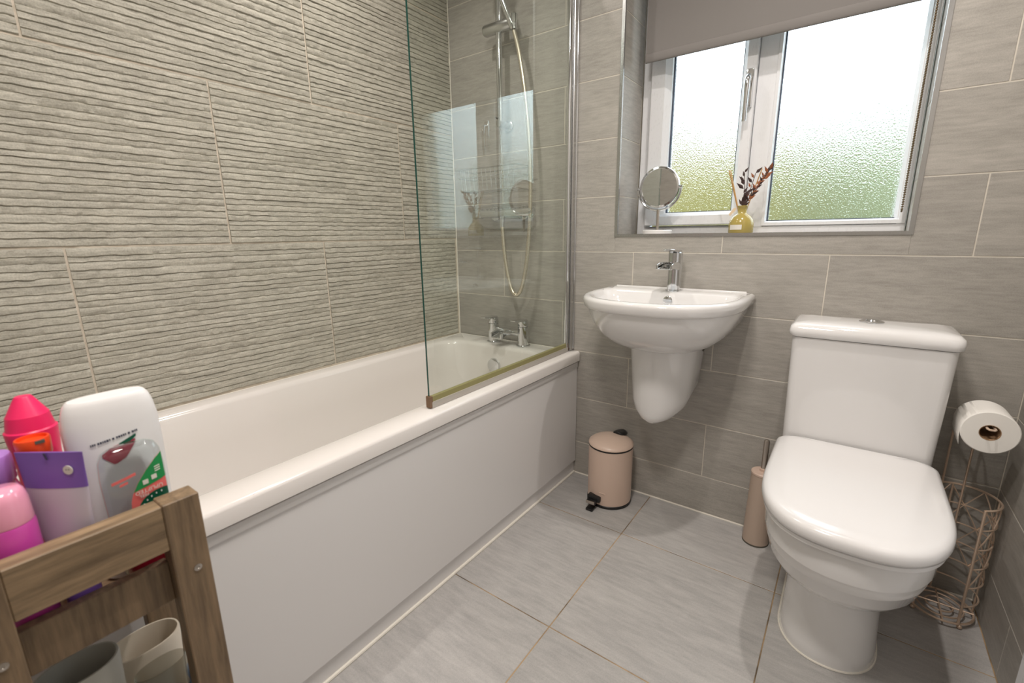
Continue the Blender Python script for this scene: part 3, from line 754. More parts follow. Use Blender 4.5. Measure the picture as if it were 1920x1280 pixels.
for sx in (-1, 1):
    MB().cyl((tx+sx*0.07, -0.192, 0.41), (tx+sx*0.07, -0.192, 0.446), 0.011).build('hinge', M['seat'], tl)
def cis(w, yb, yf, z, r=0.02): return rrect(tx-w, tx+w, yf, yb, (0.006, 0.006, r, r), z, 6)
MB().loft([cis(0.160, -0.012, -0.172, 0.402), cis(0.166, -0.012, -0.176, 0.41), cis(0.1665, -0.012, -0.178, 0.44), cis(0.173, -0.012, -0.184, 0.741)]).build('cistern', M['ceramic'], tl, angle=45)
lidc = [cis(0.176, -0.010, -0.187, 0.743), cis(0.1795, -0.009, -0.191, 0.746), cis(0.1815, -0.008, -0.193, 0.757), cis(0.179, -0.009, -0.190, 0.771), cis(0.170, -0.014, -0.180, 0.779, 0.022), cis(0.14, -0.03, -0.155, 0.783, 0.03), cis(0.07, -0.06, -0.12, 0.785, 0.02)]
cl = MB().loft(lidc).build('cistern_lid', M['ceramic'], tl, angle=50)
m = MB(); m.lathe((tx+0.0, -0.095, 0.784), [(0.028, 0), (0.028, 0.003), (0.022, 0.006), (0.019, 0.0055), (0.016, 0.009), (0.0, 0.0105)], 32); m.build('flush_button', M['chrome'], cl)
m = MB(); m.lathe((tx-0.098, -0.29, 0.18), [(0.010, 0), (0.010, -0.008), (0, -0.009)], 16, 'x'); m.build('bolt_cap', M['chrome'], tl)
MB().tube([p_ for p_ in dring(tx, 0.106, -0.10, -0.36, -0.488, 0.002, 0.9, 30, 0.03)], 0.003, 6, closed=True).build('sealant', M['silicone'], tl)

# ================================================================== BIN, BRUSH
bc = (0.868, -0.107)
bn = thing('pedal_bin', (bc[0], bc[1], 0), 'small beige round pedal bin beside the bath panel', 'bin')
m = MB(); m.lathe((*bc, 0), [(0.0835, 0.0), (0.0855, 0.002), (0.0855, 0.010), (0.083, 0.012)], 48); m.build('base_ring', M['black'], bn)
m = MB(); m.lathe((*bc, 0), [(0.080, 0.010), (0.0838, 0.012), (0.0838, 0.232), (0.080, 0.233)], 56); body = m.build('body', M['bin'], bn)
m = MB(); m.lathe((*bc, 0), [(0.080, 0.232), (0.0848, 0.2325), (0.0848, 0.237), (0.080, 0.2375)], 56); m.build('lid_gasket', M['black'], bn)
m = MB(); m.lathe((*bc, 0), [(0.083, 0.237), (0.0852, 0.239), (0.084, 0.244), (0.074, 0.252), (0.055, 0.2605), (0.028, 0.266), (0, 0.268)], 56); ld = m.build('lid', M['bin'], bn, angle=60)
m = MB()
hx, hy = bc[0]+0.012, bc[1]+0.060
rings = []
for t in range(9):
    a = PI*t/8; yy = hy-0.030*math.cos(a); w = 0.024*math.sin(a)**0.6+0.002; zb = 0.260-0.16*(yy-hy)
    rings.append([(hx+w*math.cos(b), yy, zb+0.010*math.sin(b)) for b in [2*PI*i/14 for i in range(14)]])
m.loft(rings); m.build('hinge_knob', M['black'], ld, angle=60)
m = MB(); a0 = -0.35
px, py = bc[0]-0.022, bc[1]-0.084
m.bbox(px-0.026, px+0.026, py-0.014, py+0.012, 0.026, 0.048, 0.004); m.build('pedal_bracket', M['black'], bn)
m = MB(); m.bbox(px-0.021, px+0.017, py-0.034, py-0.010, 0.024, 0.036, 0.003); pdl = m.build('pedal', M['black'], bn)
m = MB(); m.bbox(px-0.019, px+0.015, py-0.0365, py-0.031, 0.026, 0.0375, 0.002); m.build('pedal_plate', M['steel'], pdl)
m = MB(); m.bbox(px-0.016, px+0.012, py-0.044, py-0.012, 0.001, 0.010, 0.002); m.build('foot_stop', M['black'], bn)
m = MB(); m.bbox(bc[0]-0.004, bc[0]+0.020, bc[1]-0.0850, bc[1]-0.0825, 0.060, 0.065, 0.001); m.build('badge', M['bin'], bn)

kc = (1.3855, -0.064)
tb = thing('toilet_brush', (kc[0], kc[1], 0), 'taupe cylindrical toilet brush holder with steel handle beside the toilet', 'toilet brush')
m = MB(); m.lathe((*kc, 0), [(0.040, 0), (0.0405, 0.002), (0.0405, 0.005), (0.039, 0.006)], 40); m.build('base_ring', M['dark_in'], tb)
m = MB(); m.lathe((*kc, 0), [(0.0385, 0.005), (0.040, 0.006), (0.0345, 0.250), (0.033, 0.2515)], 40); m.build('holder', M['brush'], tb)
m = MB(); m.lathe((*kc, 0), [(0.033, 0.251), (0.0355, 0.252), (0.0355, 0.2575), (0.033, 0.260), (0.0115, 0.2615), (0.0115, 0.270), (0.009, 0.271)], 40); m.build('cap', M['bin'], tb)
m = MB(); m.lathe((*kc, 0), [(0.0085, 0.270), (0.0085, 0.366), (0.006, 0.371), (0, 0.372)], 24); m.build('handle', M['steel'], tb)

# ================================================================== ROLL STAND
rc = (1.848, -0.092); rr = 0.070
rs = thing('roll_stand', (rc[0], rc[1], 0), 'rose-gold wire toilet roll stand with basket in the corner', 'roll stand')
A0, A1 = -64, 214
def arc(r, z, a0, a1, n=36): return [(rc[0]+r*math.cos(R(a0+(a1-a0)*i/n)), rc[1]+r*math.sin(R(a0+(a1-a0)*i/n)), z) for i in range(n+1)]
for z in (0.348, 0.292, 0.236, 0.180, 0.124, 0.068):
    MB().tube(arc(rr, z, A0, A1), 0.0021 if z < 0.34 else 0.0028, 6).build('hoop', M['wire'], rs)
for a in (A0, A1):
    MB().tube([arc(rr, 0.014, a, a, 1)[0], arc(rr, 0.348, a, a, 1)[0]], 0.0032, 8).build('front_upright', M['wire'], rs)
for a in (10, 100, 150):
    MB().tube([arc(rr, 0.014, a, a, 1)[0], arc(rr, 0.348, a, a, 1)[0]], 0.0024, 8).build('upright', M['wire'], rs)
nz = 5; lv_ = (0.348, 0.292, 0.236, 0.180, 0.124, 0.068)
k = 0; seg = (A1-A0)/nz
for i in range(nz):
    for j in range(0, 4, 2):
        for f in (0, 1):
            za, zb = (lv_[j], lv_[j+2]) if f == 0 else (lv_[j+2], lv_[j])
            pts = [(rc[0]+(rr)*math.cos(R(A0+seg*(i+t/5))), rc[1]+(rr)*math.sin(R(A0+seg*(i+t/5))), za+(zb-za)*t/5) for t in range(6)]
            MB().tube(pts, 0.0016, 5).build('brace', M['wire'], rs)
MB().tube(arc(rr, 0.014, 0, 360)[:-1], 0.003, 8, closed=True).build('base_ring', M['wire'], rs)
MB().tube(arc(rr*0.72, 0.014, 0, 360)[:-1], 0.0022, 6, closed=True).build('base_ring', M['wire'], rs)
MB().tube(arc(rr*0.42, 0.014, 0, 360)[:-1], 0.0022, 6, closed=True).build('base_ring', M['wire'], rs)
for a in (0, 90):
    MB().tube([arc(rr, 0.0155, a, a, 1)[0], arc(rr, 0.0155, a+180, a+180, 1)[0]], 0.0022, 6).build('base_bar', M['wire'], rs)
for a in (-60, 35, 125, 215):
    p_ = arc(rr, 0.006, a, a, 1)[0]; MB().sphere(p_, 0.006, 10).build('foot', M['wire'], rs)
# roll arm: a long wire loop rising at the back and bending forward
ra = [(1.812, -0.033, 0.20), (1.812, -0.033, 0.552), (1.818, -0.040, 0.563), (1.838, -0.056, 0.566), (1.844, -0.066, 0.566), (1.844, -0.178, 0.566), (1.847, -0.184, 0.566), (1.855, -0.184, 0.566), (1.858, -0.178, 0.566), (1.858, -0.066, 0.566), (1.858, -0.045, 0.564), (1.856, -0.033, 0.552), (1.856, -0.025, 0.20)]
MB().tube(ra, 0.0026, 8).build('roll_arm', M['wire'], rs)

tr0 = thing('toilet_roll', (1.851, -0.12, 0.503), 'white toilet roll hung on the wire stand arm', 'toilet roll')
m = MB(); rcx, rcz = 1.851, 0.5545
m.lathe((rcx, -0.072, rcz), [(0.0195, 0), (0.050, 0), (0.052, 0.002), (0.052, 0.096), (0.050, 0.098), (0.0195, 0.098), (0.0195, 0)], 56, 'y', False, False)
m.build('paper', M['paper'], tr0)
m = MB(); m.lathe((rcx, -0.072, rcz), [(0.0192, 0.0), (0.0192, 0.098), (0.0182, 0.098), (0.0182, 0.0), (0.0192, 0.0)], 40, 'y', False, False)
m.build('core', M['card'], tr0)
m = MB(); flap = []
for yy in (-0.074, -0.168):
    flap.append([(rcx-0.0525*math.cos(R(a)), yy, rcz+0.0525*math.sin(R(a))) for a in (60, 40, 20, 5, -8)] + [(rcx-0.0515, yy, rcz-0.022), (rcx-0.0490, yy, rcz-0.036-(0.006 if yy < -0.1 else 0))])
m.loft(flap, False, False, closed=False); fo = m.build('loose_sheet', M['paper'], tr0)
so = fo.modifiers.new('thick', 'SOLIDIFY'); so.thickness = 0.0006

# ================================================================== WINDOW SILL
mx_, my_ = 0.931, 0.096
vm = thing('vanity_mirror', (mx_, my_, WZ0), 'round chrome vanity mirror on a white base at the sill end', 'mirror')
m = MB(); m.lathe((mx_, my_, WZ0), [(0.050, 0), (0.052, 0.002), (0.052, 0.013), (0.050, 0.015), (0, 0.0155)], 40); m.build('base', M['white'], vm)
m = MB(); m.cyl((mx_, my_, WZ0+0.015), (mx_, my_, WZ0+0.088), 0.0055); m.build('stem', M['steel'], vm)
mzc = 1.186; mr_ = 0.078
MB().tube([(mx_+mr_*math.cos(R(a)), my_, mzc+mr_*math.sin(R(a))) for a in range(175, 366, 5)], 0.0042, 8).build('yoke', M['chrome'], vm)
m = MB(); m.lathe((mx_, my_+0.006, mzc+0.003), [(0.0655, -0.004), (0.072, -0.003), (0.0735, 0.006), (0.072, 0.0135), (0.0655, 0.015), (0.0640, 0.0125), (0.0640, -0.002), (0.0655, -0.004)], 56, 'y', False, False)
rim = m.build('rim', M['chrome'], vm)
m = MB(); m.lathe((mx_, my_+0.006, mzc+0.003), [(0.0645, 0.0), (0.0645, 0.0122), (0, 0.0125)], 48, 'y'); m.build('mirror_glass', M['mirror'], vm)
for s_ in (-1, 1):
    MB().cyl((mx_+s_*0.072, my_, mzc), (mx_+s_*0.083, my_, mzc), 0.005, n=12).build('pivot', M['chrome'], vm)

dx_, dy_ = 1.2165, 0.098
rd = thing('reed_diffuser', (dx_, dy_, WZ0), 'olive glass reed diffuser with dried sprigs on the window sill', 'diffuser')
m = MB(); m.lathe((dx_, dy_, WZ0), [(0.036, 0), (0.0385, 0.003), (0.0385, 0.030), (0.036, 0.042), (0.028, 0.055), (0.017, 0.063), (0.0145, 0.066), (0.0145, 0.084), (0.0165, 0.086), (0.0165, 0.090), (0.010, 0.090), (0.0, 0.088)], 40); bot = m.build('bottle', M['amber'], rd, angle=50)
lb = [[(dx_+0.0391*math.sin(R(a)), dy_-0.0391*math.cos(R(a)), WZ0+z) for a in range(-46, 15, 6)] for z in (0.012, 0.028)]
MB().loft(lb, False, False, closed=False).build('label', M['label_white'], bot)
for (ex, ey, ez) in ((-0.053, 0.0, 0.206), (-0.047, -0.006, 0.206), (0.045, 0.01, 0.205)):
    MB().cyl((dx_, dy_, WZ0+0.03), (dx_+ex, dy_+ey, WZ0+ez), 0.0017, n=8).build('reed', M['reed'], rd)
rr_ = random.Random(5)
def sprig(tip, mats, leafn, ll, name):
    base = Vector((dx_, dy_, WZ0+0.085)); tip = Vector(tip)
    st = MB().tube([base, base.lerp(tip, 0.5)+Vector((0.003, 0, 0)), tip], 0.0011, 6).build('sprig', mats[0], rd)
    for i in range(leafn):
        t = 0.18+0.82*i/(leafn-1)
        p_ = base.lerp(tip, t); d_ = (tip-base).normalized()
        ang = rr_.uniform(0, 2*PI); side = Vector((math.cos(ang), 0.4*math.sin(ang), 0.5*math.sin(ang)))
        v = (d_*0.8+side*0.75).normalized(); L_ = ll*rr_.uniform(0.7, 1.25)
        w = v.cross(Vector((0.2, 1, 0.1))).normalized()*L_*0.2; n_ = v.cross(w).normalized()*L_*0.05
        q = [p_, p_+v*L_*0.35+w, p_+v*L_, p_+v*L_*0.35-w, p_+v*L_*0.4+n_, p_+v*L_*0.4-n_]
        MB().add(q, [(0,1,4),(1,2,4),(2,3,4),(3,0,4),(1,0,5),(2,1,5),(3,2,5),(0,3,5)]).build(name, mats[i % len(mats)], st, smooth=False)
sprig((dx_+0.070, dy_, WZ0+0.200), [M['dried_dark'], M['dried_red']], 20, 0.022, 'leaf')
sprig((dx_+0.055, dy_+0.006, WZ0+0.185), [M['dried_red'], M['dried_red'], M['dried_dark']], 20, 0.014, 'leaf')
sprig((dx_-0.004, dy_-0.004, WZ0+0.195), [M['dried_dark']], 8, 0.026, 'leaf')
sprig((dx_+0.030, dy_-0.006, WZ0+0.190), [M['dried_dark'], M['dried_red']], 7, 0.022, 'leaf')
for (a_, l_) in ((-0.5, 0.028), (0.6, 0.03), (0.2, 0.026), (-0.1, 0.03), (1.0, 0.026)):
    b0 = Vector((dx_, dy_-0.003, WZ0+0.088)); v = Vector((math.sin(a_), -0.1, math.cos(a_)))*l_; w = Vector((math.cos(a_), 0.2, -math.sin(a_)))*0.0042; n_ = Vector((0, -0.0015, 0))
    q = [b0, b0+v*0.45+w, b0+v, b0+v*0.45-w, b0+v*0.45+n_, b0+v*0.45-n_]
    MB().add(q, [(0,1,4),(1,2,4),(2,3,4),(3,0,4),(1,0,5),(2,1,5),(3,2,5),(0,3,5)]).build('leaf', M['dried_dark'], rd, smooth=False)
m = MB(); tgp = Vector((dx_-0.017, dy_-0.012, WZ0+0.084))
m.add([tgp+Vector(v) for v in ((0,0,0),(-0.008,-0.001,-0.001),(-0.022,-0.003,-0.022),(-0.017,-0.003,-0.027),(-0.002,-0.002,-0.010))], [(0,1,2,3,4)])
tg = m.build('tag', M['tag'], rd, smooth=False); so = tg.modifiers.new('thick', 'SOLIDIFY'); so.thickness = 0.001

# ================================================================== SHELF STAND
XF = 0.92; PT = 0.03
yr0, yr1 = -1.512, -1.474       # post beside the bath
yl0, yl1 = -1.680, -1.642       # post at the other side
ZT = 0.725
st = thing('shelf_stand', (0.81, -1.577, 0), 'dark oak two-tier shelf stand in front of the bath', 'shelf')
for (a, b) in ((yr0, yr1), (yl0, yl1)):
    ps = MB().bbox(XF-PT, XF, a, b, 0, ZT, 0.0012, 1).build('post', M['wood_v'], st, smooth=False)
    for zz in (0.628, 0.36):
        m = MB(); m.lathe((XF, (a+b)/2+0.004, zz), [(0.0045, 0), (0.0045, 0.0012), (0.002, 0.0014), (0.0015, 0.0004), (0, 0.0004)], 14, 'x'); m.build('screw', M['steel'], ps)
    MB().bbox(0.700, 0.724, a, b, 0, 0.60, 0.0012, 1).build('back_post', M['wood_v'], st, smooth=False)
MB().bbox(XF-PT+0.004, XF-0.001, yl1, yr0, 0.6655, ZT-0.001, 0.0012, 1).build('top_rail', M['wood'], st, smooth=False)
MB().bbox(0.886, 0.900, yl1, yr0, 0.587, 0.6415, 0.001, 1).build('apron', M['wood_v'], st, smooth=False)
MB().bbox(0.700, 0.885, yl0, yr1, 0.597, 0.6115, 0.001, 1).build('shelf_board', M['wood'], st, smooth=False)
MB().bbox(0.700, 0.890, yl0, yr1, 0.345, 0.360, 0.001, 1).build('shelf_board', M['wood'], st, smooth=False)
MB().bbox(0.890, 0.905, yl1, yr0, 0.32, 0.372, 0.001, 1).build('apron', M['wood_v'], st, smooth=False)
STRETCH = True     # bottle feet stand on the board at ZS-ZDROP

def bottle_loft(cx, cy, prof, n=32, p=1.0):
    """prof: (z, half depth in x, half width in y)"""
    out = []
    for z, hx_, hy_ in prof:
        r_ = []
        for i in range(n):
            a = 2*PI*i/n
            c_, s_ = math.cos(a), math.sin(a)
            r_.append((cx+hx_*math.copysign(abs(c_)**p, c_), cy+hy_*math.copysign(abs(s_)**p, s_), z))
        out.append(r_)
    return out

# printed patches that follow the bottle face: cols = (y, z low, z high)
def surf_x(cx, cy, hx_, hy_, p, y): return cx+hx_*max(0.0, 1-(min(1.0, abs(y-cy)/hy_))**(2/p))**(p/2)
def patch(cols, mat, name, parent, cx, cy, hx_, hy_, p, lift):
    m = MB(); vs = []; fs = []
    for y, za, zb in cols:
        x = surf_x(cx, cy, hx_, hy_, p, y)+lift
        vs += [(x, y, za), (x, y, zb), (x-0.0003, y, za), (x-0.0003, y, zb)]
    n = len(cols)
    for i in range(n-1):
        k = 4*i
        fs += [(k, k+4, k+5, k+1), (k+2, k+3, k+7, k+6), (k, k+2, k+6, k+4), (k+1, k+5, k+7, k+3)]
    m.add(vs, fs+[(0, 1, 3, 2), (4*n-4, 4*n-2, 4*n-1, 4*n-3)])
    return m.build(name, mat, parent, smooth=False)
def cols(lo, hi, n=12):
    """columns between two outlines given as y->z knots"""
    y0_, y1_ = max(lo[0][0], hi[0][0]), min(lo[-1][0], hi[-1][0])
    ys_ = np.linspace(y0_, y1_, n)
    return [(float(y), float(np.interp(y, *zip(*lo))), float(np.interp(y, *zip(*hi)))) for y in ys_]

# white rounded bottle
wc = (0.825, -1.521)
w = thing('shampoo_bottle', (*wc, ZS-ZDROP), 'large white rounded bottle with a flat oval end and faint dark lettering', 'bottle')
m = MB(); m.loft(bottle_loft(*wc, [(ZS, 0.018, 0.034), (ZS+0.004, 0.020, 0.038), (ZS+0.05, 0.022, 0.044), (ZS+0.13, 0.0215, 0.0465), (ZS+0.170, 0.021, 0.0462), (ZS+0.190, 0.0195, 0.0435), (ZS+0.200, 0.0178, 0.0405), (ZS+0.2045, 0.0162, 0.0375), (ZS+0.2060, 0.0150, 0.0355)], 44, 0.82))
m.build('body', M['white'], w, angle=32)
k_ = 0; y_ = -1.548
while y_ < -1.5035:                      # a row of lettering too small to read
    wd = rr_.uniform(0.0009, 0.0022)
    zc_ = 0.7945+(y_+1.548)*0.12
    patch([(y_, zc_-0.0013, zc_+0.0013), (y_+wd, zc_-0.0013, zc_+0.0013)], M['navy'], 'lettering', w, *wc, 0.0215, 0.0465, 0.82, 0.0006)
    y_ += wd+rr_.choice((0.0006, 0.0006, 0.0018))
patch(cols([(-1.540, 0.776), (-1.530, 0.764), (-1.518, 0.770), (-1.507, 0.786)], [(-1.540, 0.780), (-1.530, 0.787), (-1.518, 0.789), (-1.507, 0.790)]), M['berry'], 'printed_fruit', w, *wc, 0.0215, 0.0465, 0.82, 0.0004)
patch(cols([(-1.523, 0.7875), (-1.512, 0.7880), (-1.5055, 0.793)], [(-1.523, 0.789), (-1.512, 0.7935), (-1.5055, 0.796)], 6), M['dkgreen'], 'printed_leaf', w, *wc, 0.0215, 0.0465, 0.82, 0.0007)

# clear bottle in front
c0 = (0.861, -1.519)
cb = thing('shower_gel_bottle', (*c0, ZS-ZDROP), 'clear plastic bottle standing upside down with green and coral label', 'bottle')
prof = [(ZS, 0.011, 0.022), (ZS+0.004, 0.0125, 0.026), (ZS+0.05, 0.0135, 0.031), (ZS+0.115, 0.0135, 0.0318), (ZS+0.136, 0.0122, 0.0300), (ZS+0.146, 0.0095, 0.0255), (ZS+0.150, 0.005, 0.018)]
MB().loft(bottle_loft(*c0, prof, 44, 0.72)).build('body', M['clearplastic'], cb, angle=70)
MB().loft(bottle_loft(*c0, [(ZS+0.002, 0.0092, 0.020), (ZS+0.006, 0.0102, 0.024), (ZS+0.020, 0.0110, 0.026)], 32, 0.72)).build('red_gel', M['red'], cb, angle=70)
BP = (*c0, 0.0135, 0.0318, 0.72)
leaf = [(-1.531, 0.702), (-1.530, 0.718), (-1.526, 0.731), (-1.519, 0.744), (-1.509, 0.757), (-1.498, 0.768), (-1.4905, 0.773)]
low = [(-1.531, 0.690), (-1.528, 0.676), (-1.4905, 0.676)]
patch(cols(low, leaf, 18), M['coral'], 'label', cb, *BP, 0.0005)
gl_ = [(-1.5245, 0.7335), (-1.519, 0.7345), (-1.4905, 0.7400)]
patch(cols(gl_, leaf, 14), M['green'], 'label_top', cb, *BP, 0.0009)
arcp = [(-1.500+0.0255*math.cos(R(a)), 0.702+0.0255*math.sin(R(a))) for a in range(170, 60, -8)] + [(-1.4905, 0.7255)]
patch(cols([(-1.526, 0.676), (-1.4905, 0.676)], sorted(arcp), 14), M['dkgreen'], 'label_seal', cb, *BP, 0.0009)
for a in range(160, 84, -15):
    yy, zz = -1.500+0.0215*math.cos(R(a)), 0.702+0.0215*math.sin(R(a))
    patch([(yy-0.0006, zz-0.001, zz+0.001), (yy+0.0006, zz-0.001, zz+0.001)], M['white'], 'seal_lettering', cb, *BP, 0.0014)
for ya_, za_ in ((-1.5120, 0.7420), (-1.5028, 0.7450)):
    patch([(ya_-0.0028, za_-0.0028, za_+0.0028), (ya_+0.0028, za_-0.0024, za_+0.0032)], M['label_white'], 'label_print', cb, *BP, 0.0014)
for k_ in range(3):
    patch([(-1.5010, 0.7508+0.0028*k_, 0.7520+0.0028*k_), (-1.4950, 0.7514+0.0028*k_, 0.7526+0.0028*k_)], M['label_white'], 'label_print', cb, *BP, 0.0014)
text_mesh('UPLIFTED', 0.0066, M['label_white'], cb, (surf_x(*BP, -1.510)+0.0019, -1.5100, 0.7320), (0, -1, -0.05), (0, 0, -1))
text_mesh('FEEL', 0.0050, M['label_white'], cb, (surf_x(*BP, -1.506)+0.0019, -1.5160, 0.7262), (0, -1, -0.05), (0, 0, -1))
patch([(-1.5425, 0.7490, 0.7525), (-1.530, 0.7520, 0.7555), (-1.5195, 0.7545, 0.7580)], M['coral'], 'label_print', cb, *BP, 0.0006)
patch([(-1.5360, 0.7450, 0.7480), (-1.5280, 0.7470, 0.7498)], M['coral'], 'label_print', cb, *BP, 0.0006)

# lilac tube, its flat end turned towards the doorway
tc0 = (0.859, -1.584)
tbq = thing('lotion_tube', (*tc0, ZS-ZDROP), 'pearly lotion tube with purple printed crimp end standing on its cap', 'tube')
tdir = Vector((0.806, 0.592, 0)); tnrm = Vector((0.592, -0.806, 0))
def turned(prof, n=36, p=0.9):
    out = []
    for z, ht, hw in prof:
        r_ = []
        for i in range(n):
            a = 2*PI*i/n; c_, s_ = math.cos(a), math.sin(a)
            q = tnrm*ht*math.copysign(abs(c_)**p, c_)+tdir*hw*math.copysign(abs(s_)**p, s_)
            r_.append((tc0[0]+q.x, tc0[1]+q.y, z))
        out.append(r_)
    return out
MB().loft(turned([(ZS+0.018, 0.0148, 0.0165), (ZS+0.03, 0.0135, 0.0200), (ZS+0.07, 0.0100, 0.0290), (ZS+0.125, 0.0046, 0.0345)])).build('body', M['tube'], tbq, angle=70)
MB().loft(turned([(ZS+0.125, 0.0048, 0.0347), (ZS+0.150, 0.0022, 0.0362), (ZS+0.166, 0.0010, 0.0372)])).build('crimp', M['purple'], tbq, angle=70)
MB().lathe((*tc0, ZS), [(0.0150, 0), (0.0155, 0.001), (0.0155, 0.017), (0.0148, 0.018)], 32).build('cap', M['purple'], tbq)
def on_tube(along, z, lift): q = Vector((*tc0, ZS+z))+tdir*along+tnrm*lift; return q
def disc(c_, r_, h_, n=20):
    m = MB(); u_, v_ = tdir, Vector((0, 0, 1))
    m.loft([[tuple(c_+u_*r_*math.cos(2*PI*i/n)+v_*r_*math.sin(2*PI*i/n)+tnrm*k) for i in range(n)] for k in (0, h_)]); return m
sm = disc(on_tube(0.020, 0.146, 0.0026), 0.0052, 0.0008).build('badge', M['label_white'], tbq)
for s_ in (-1, 1): disc(on_tube(0.020+s_*0.0014, 0.1468, 0.0035), 0.0006, 0.0003, 8).build('badge_dot', M['navy'], sm)
q0 = [on_tube(a_, z_, 0.0024) for a_, z_ in ((-0.0035, 0.1655), (-0.0012, 0.1655), (0.0006, 0.158), (-0.0014, 0.158))]
MB().loft([[tuple(q) for q in q0], [tuple(q+tnrm*0.0004) for q in q0]]).build('registration_mark', M['navy'], tbq, smooth=False)

# magenta bottle
pc = (0.862, -1.6262)
pb = thing('body_spray', (*pc, ZS-ZDROP), 'magenta pink bottle with pale translucent cap at shelf front', 'bottle')
MB().lathe((*pc, ZS), [(0.0200, 0), (0.0215, 0.002), (0.0215, 0.100), (0.0208, 0.104)], 40).build('body', M['magenta'], pb, angle=60)
MB().lathe((*pc, ZS), [(0.0206, 0.1045), (0.0210, 0.107), (0.0200, 0.130), (0.0180, 0.138), (0.0150, 0.1420), (0, 0.1425)], 40).build('cap', M['pinkclear'], pb, angle=60)
# lilac capped bottle behind it
qc = (0.800, -1.6265)
qb = thing('lilac_bottle', (*qc, ZS-ZDROP), 'lilac bottle with flat lilac cap behind the magenta bottle', 'bottle')
MB().lathe((*qc, ZS), [(0.020, 0), (0.0215, 0.002), (0.0215, 0.120), (0.019, 0.129)], 40).build('body', M['lilac_clear'], qb, angle=60)
MB().lathe((*qc, ZS), [(0.0200, 0.1295), (0.0210, 0.131), (0.0210, 0.157), (0.0200, 0.160), (0, 0.1605)], 40).build('cap', M['lilac'], qb, angle=60)
# hot pink cone bottle
hc = (0.765, -1.5826)
hb = thing('cone_bottle', (*hc, ZS-ZDROP), 'hot pink bottle with stepped conical cap at the shelf back', 'bottle')
MB().lathe((*hc, ZS), [(0.018, 0), (0.0195, 0.002), (0.0205, 0.120), (0.0200, 0.1245)], 44).build('body', M['hotpink'], hb, angle=50)
MB().lathe((*hc, ZS), [(0.0205, 0.125), (0.0235, 0.1680), (0.0234, 0.1700), (0.0216, 0.1715), (0.0190, 0.1880), (0.0180, 0.1895), (0.0085, 0.2085), (0.0070, 0.2105), (0, 0.2110)], 44).build('cap', M['hotpink'], hb, angle=16)
# orange flip cap bottle
oc = (0.816, -1.589)
ob = thing('orange_bottle', (*oc, ZS-ZDROP), 'orange bottle with notched flip cap behind the lotion tube', 'bottle')
MB().lathe((*oc, ZS), [(0.0115, 0), (0.0125, 0.002), (0.0125, 0.150), (0.0120, 0.152)], 36).build('body', M['orange'], ob, angle=50)
MB().lathe((*oc, ZS), [(0.0130, 0.152), (0.0143, 0.154), (0.0150, 0.171), (0.0142, 0.1735), (0.0125, 0.1735), (0.0120, 0.170), (0, 0.1695)], 36).build('cap', M['orange'], ob, angle=40)
m = MB(); m.box(oc[0]+0.0125, oc[0]+0.0153, oc[1]+0.000, oc[1]+0.008, ZS+0.1690, ZS+0.1725); m.build('notch', M['dark_in'], ob, smooth=False)

STRETCH = False
# lower tier
ZL = 0.3605
def cup(name, cx, cy, h, hx_, hy_, mat, label, cat, t=0.004, taper=0.86, p=0.9, inner=None):
    o = thing(name, (cx, cy, ZL), label, cat)
    prof = [(ZL, hx_*taper*0.96, hy_*taper*0.96), (ZL+0.003, hx_*taper, hy_*taper), (ZL+h-0.004, hx_, hy_), (ZL+h, hx_-0.001, hy_-0.001), (ZL+h, hx_-t+0.001, hy_-t+0.001), (ZL+h-0.004, hx_-t, hy_-t), (ZL+0.006, hx_*taper-t, hy_*taper-t)]
    MB().loft(bottle_loft(cx, cy, prof, 44, p)).build('tub', mat, o, angle=60)
    if inner:
        MB().loft(bottle_loft(cx, cy, [(ZL+h*0.10, hx_*taper-t-0.001, hy_*taper-t-0.001), (ZL+h*0.16, hx_*taper-t-0.001, hy_*taper-t-0.001)], 44, p)).build('lining', inner, o)
    return o
cup('storage_tub', 0.786, -1.532, 0.112, 0.030, 0.043, M['cream'], 'cream oval plastic tub on the lower shelf', 'tub')
cup('tumbler', 0.848, -1.606, 0.172, 0.030, 0.040, M['greycup'], 'sage grey oval tumbler on the lower shelf', 'tumbler', inner=M['dark_in'])
cup('clear_tub', 0.868, -1.535, 0.125, 0.016, 0.028, M['tub'], 'translucent plastic tub in front of the cream tub', 'tub', t=0.0015)
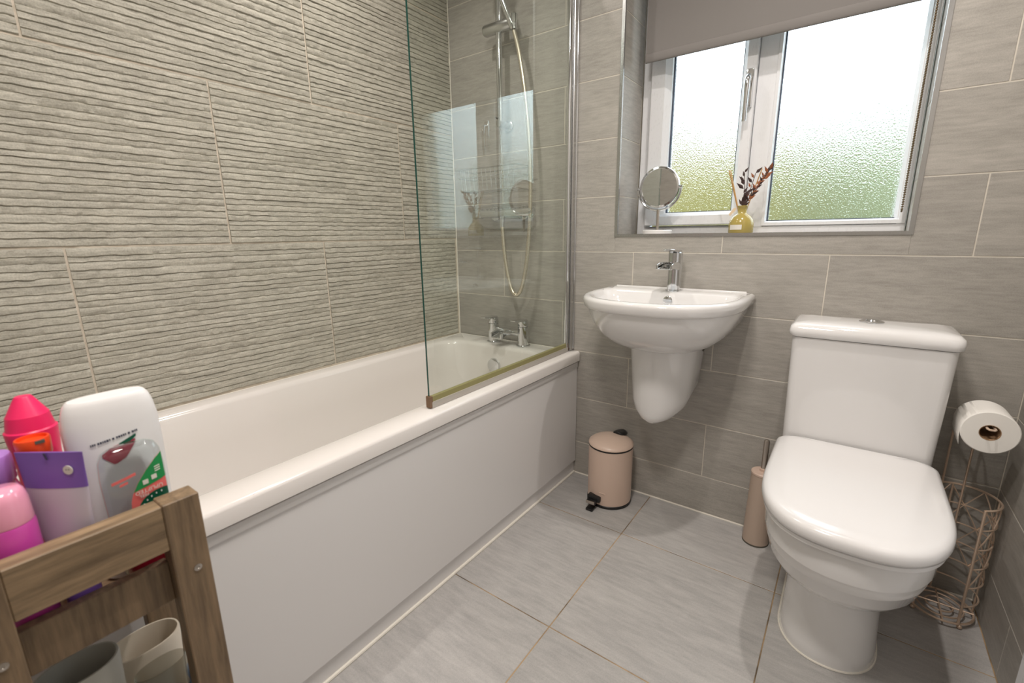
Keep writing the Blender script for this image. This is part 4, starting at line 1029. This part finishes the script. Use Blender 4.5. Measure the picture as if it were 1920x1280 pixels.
cl0 = thing('folded_cloth', (0.854, -1.492, ZL), 'folded blue cloth tucked at the lower shelf end', 'cloth')
for i in range(3):
    MB().bbox(0.832, 0.876, -1.504, -1.479, ZL+i*0.026, ZL+i*0.026+0.0255, 0.008, 3).build('fold', M['denim'], cl0)

# ================================================================== CEILING DOWNLIGHTS
for ((x, y), pw), where in zip(DOWNLIGHTS, ('above the toilet', 'above the bathtub')):
    o = thing('downlight', (x, y, ROOM_H-0.012), 'round recessed ceiling downlight with white rim ' + where, 'ceiling light', 'ceiling downlights')
    MB().lathe((x, y, ROOM_H-0.008), [(0.034, 0.002), (0.043, 0.0), (0.043, 0.004), (0.038, 0.0075), (0.034, 0.0075), (0.034, 0.002)], 36, cap0=False, cap1=False).build('rim', M['lamp'], o)
    MB().lathe((x, y, ROOM_H-0.004), [(0.033, 0), (0.033, 0.002)], 28).build('lens', M['glow'], o)
    ld_ = bpy.data.lights.new('downlight_lamp', 'SPOT'); ld_.energy = pw*4; ld_.color = LIGHT_COL
    ld_.spot_size = R(150); ld_.spot_blend = 0.9; ld_.shadow_soft_size = 0.025
    lo = bpy.data.objects.new('lamp', ld_); C.objects.link(lo); lo.parent = o; lo.location = (0, 0, -0.002)

(x, y), pw = FILL_DOME  # unseen dome added to give the room soft fill light
o = thing('fill_dome', (x, y, ROOM_H-0.07), 'added unseen fill light shaped as an opal dome on the ceiling by the open door', 'ceiling light')
MB().lathe((x, y, ROOM_H-0.018), [(0.165, 0.0), (0.168, 0.004), (0.168, 0.017), (0.16, 0.0175)], 44).build('rim', M['lamp'], o)
MB().lathe((x, y, ROOM_H-0.018), [(0.158, 0.0), (0.150, -0.022), (0.115, -0.040), (0.06, -0.050), (0.0, -0.052)], 44, cap0=False).build('diffuser', M['fill_glow'], o)
ld_ = bpy.data.lights.new('fill_lamp', 'AREA'); ld_.shape = 'DISK'; ld_.size = 0.30; ld_.energy = pw; ld_.color = LIGHT_COL
lo = bpy.data.objects.new('lamp', ld_); C.objects.link(lo); lo.parent = o; lo.location = (0, 0, -0.003)
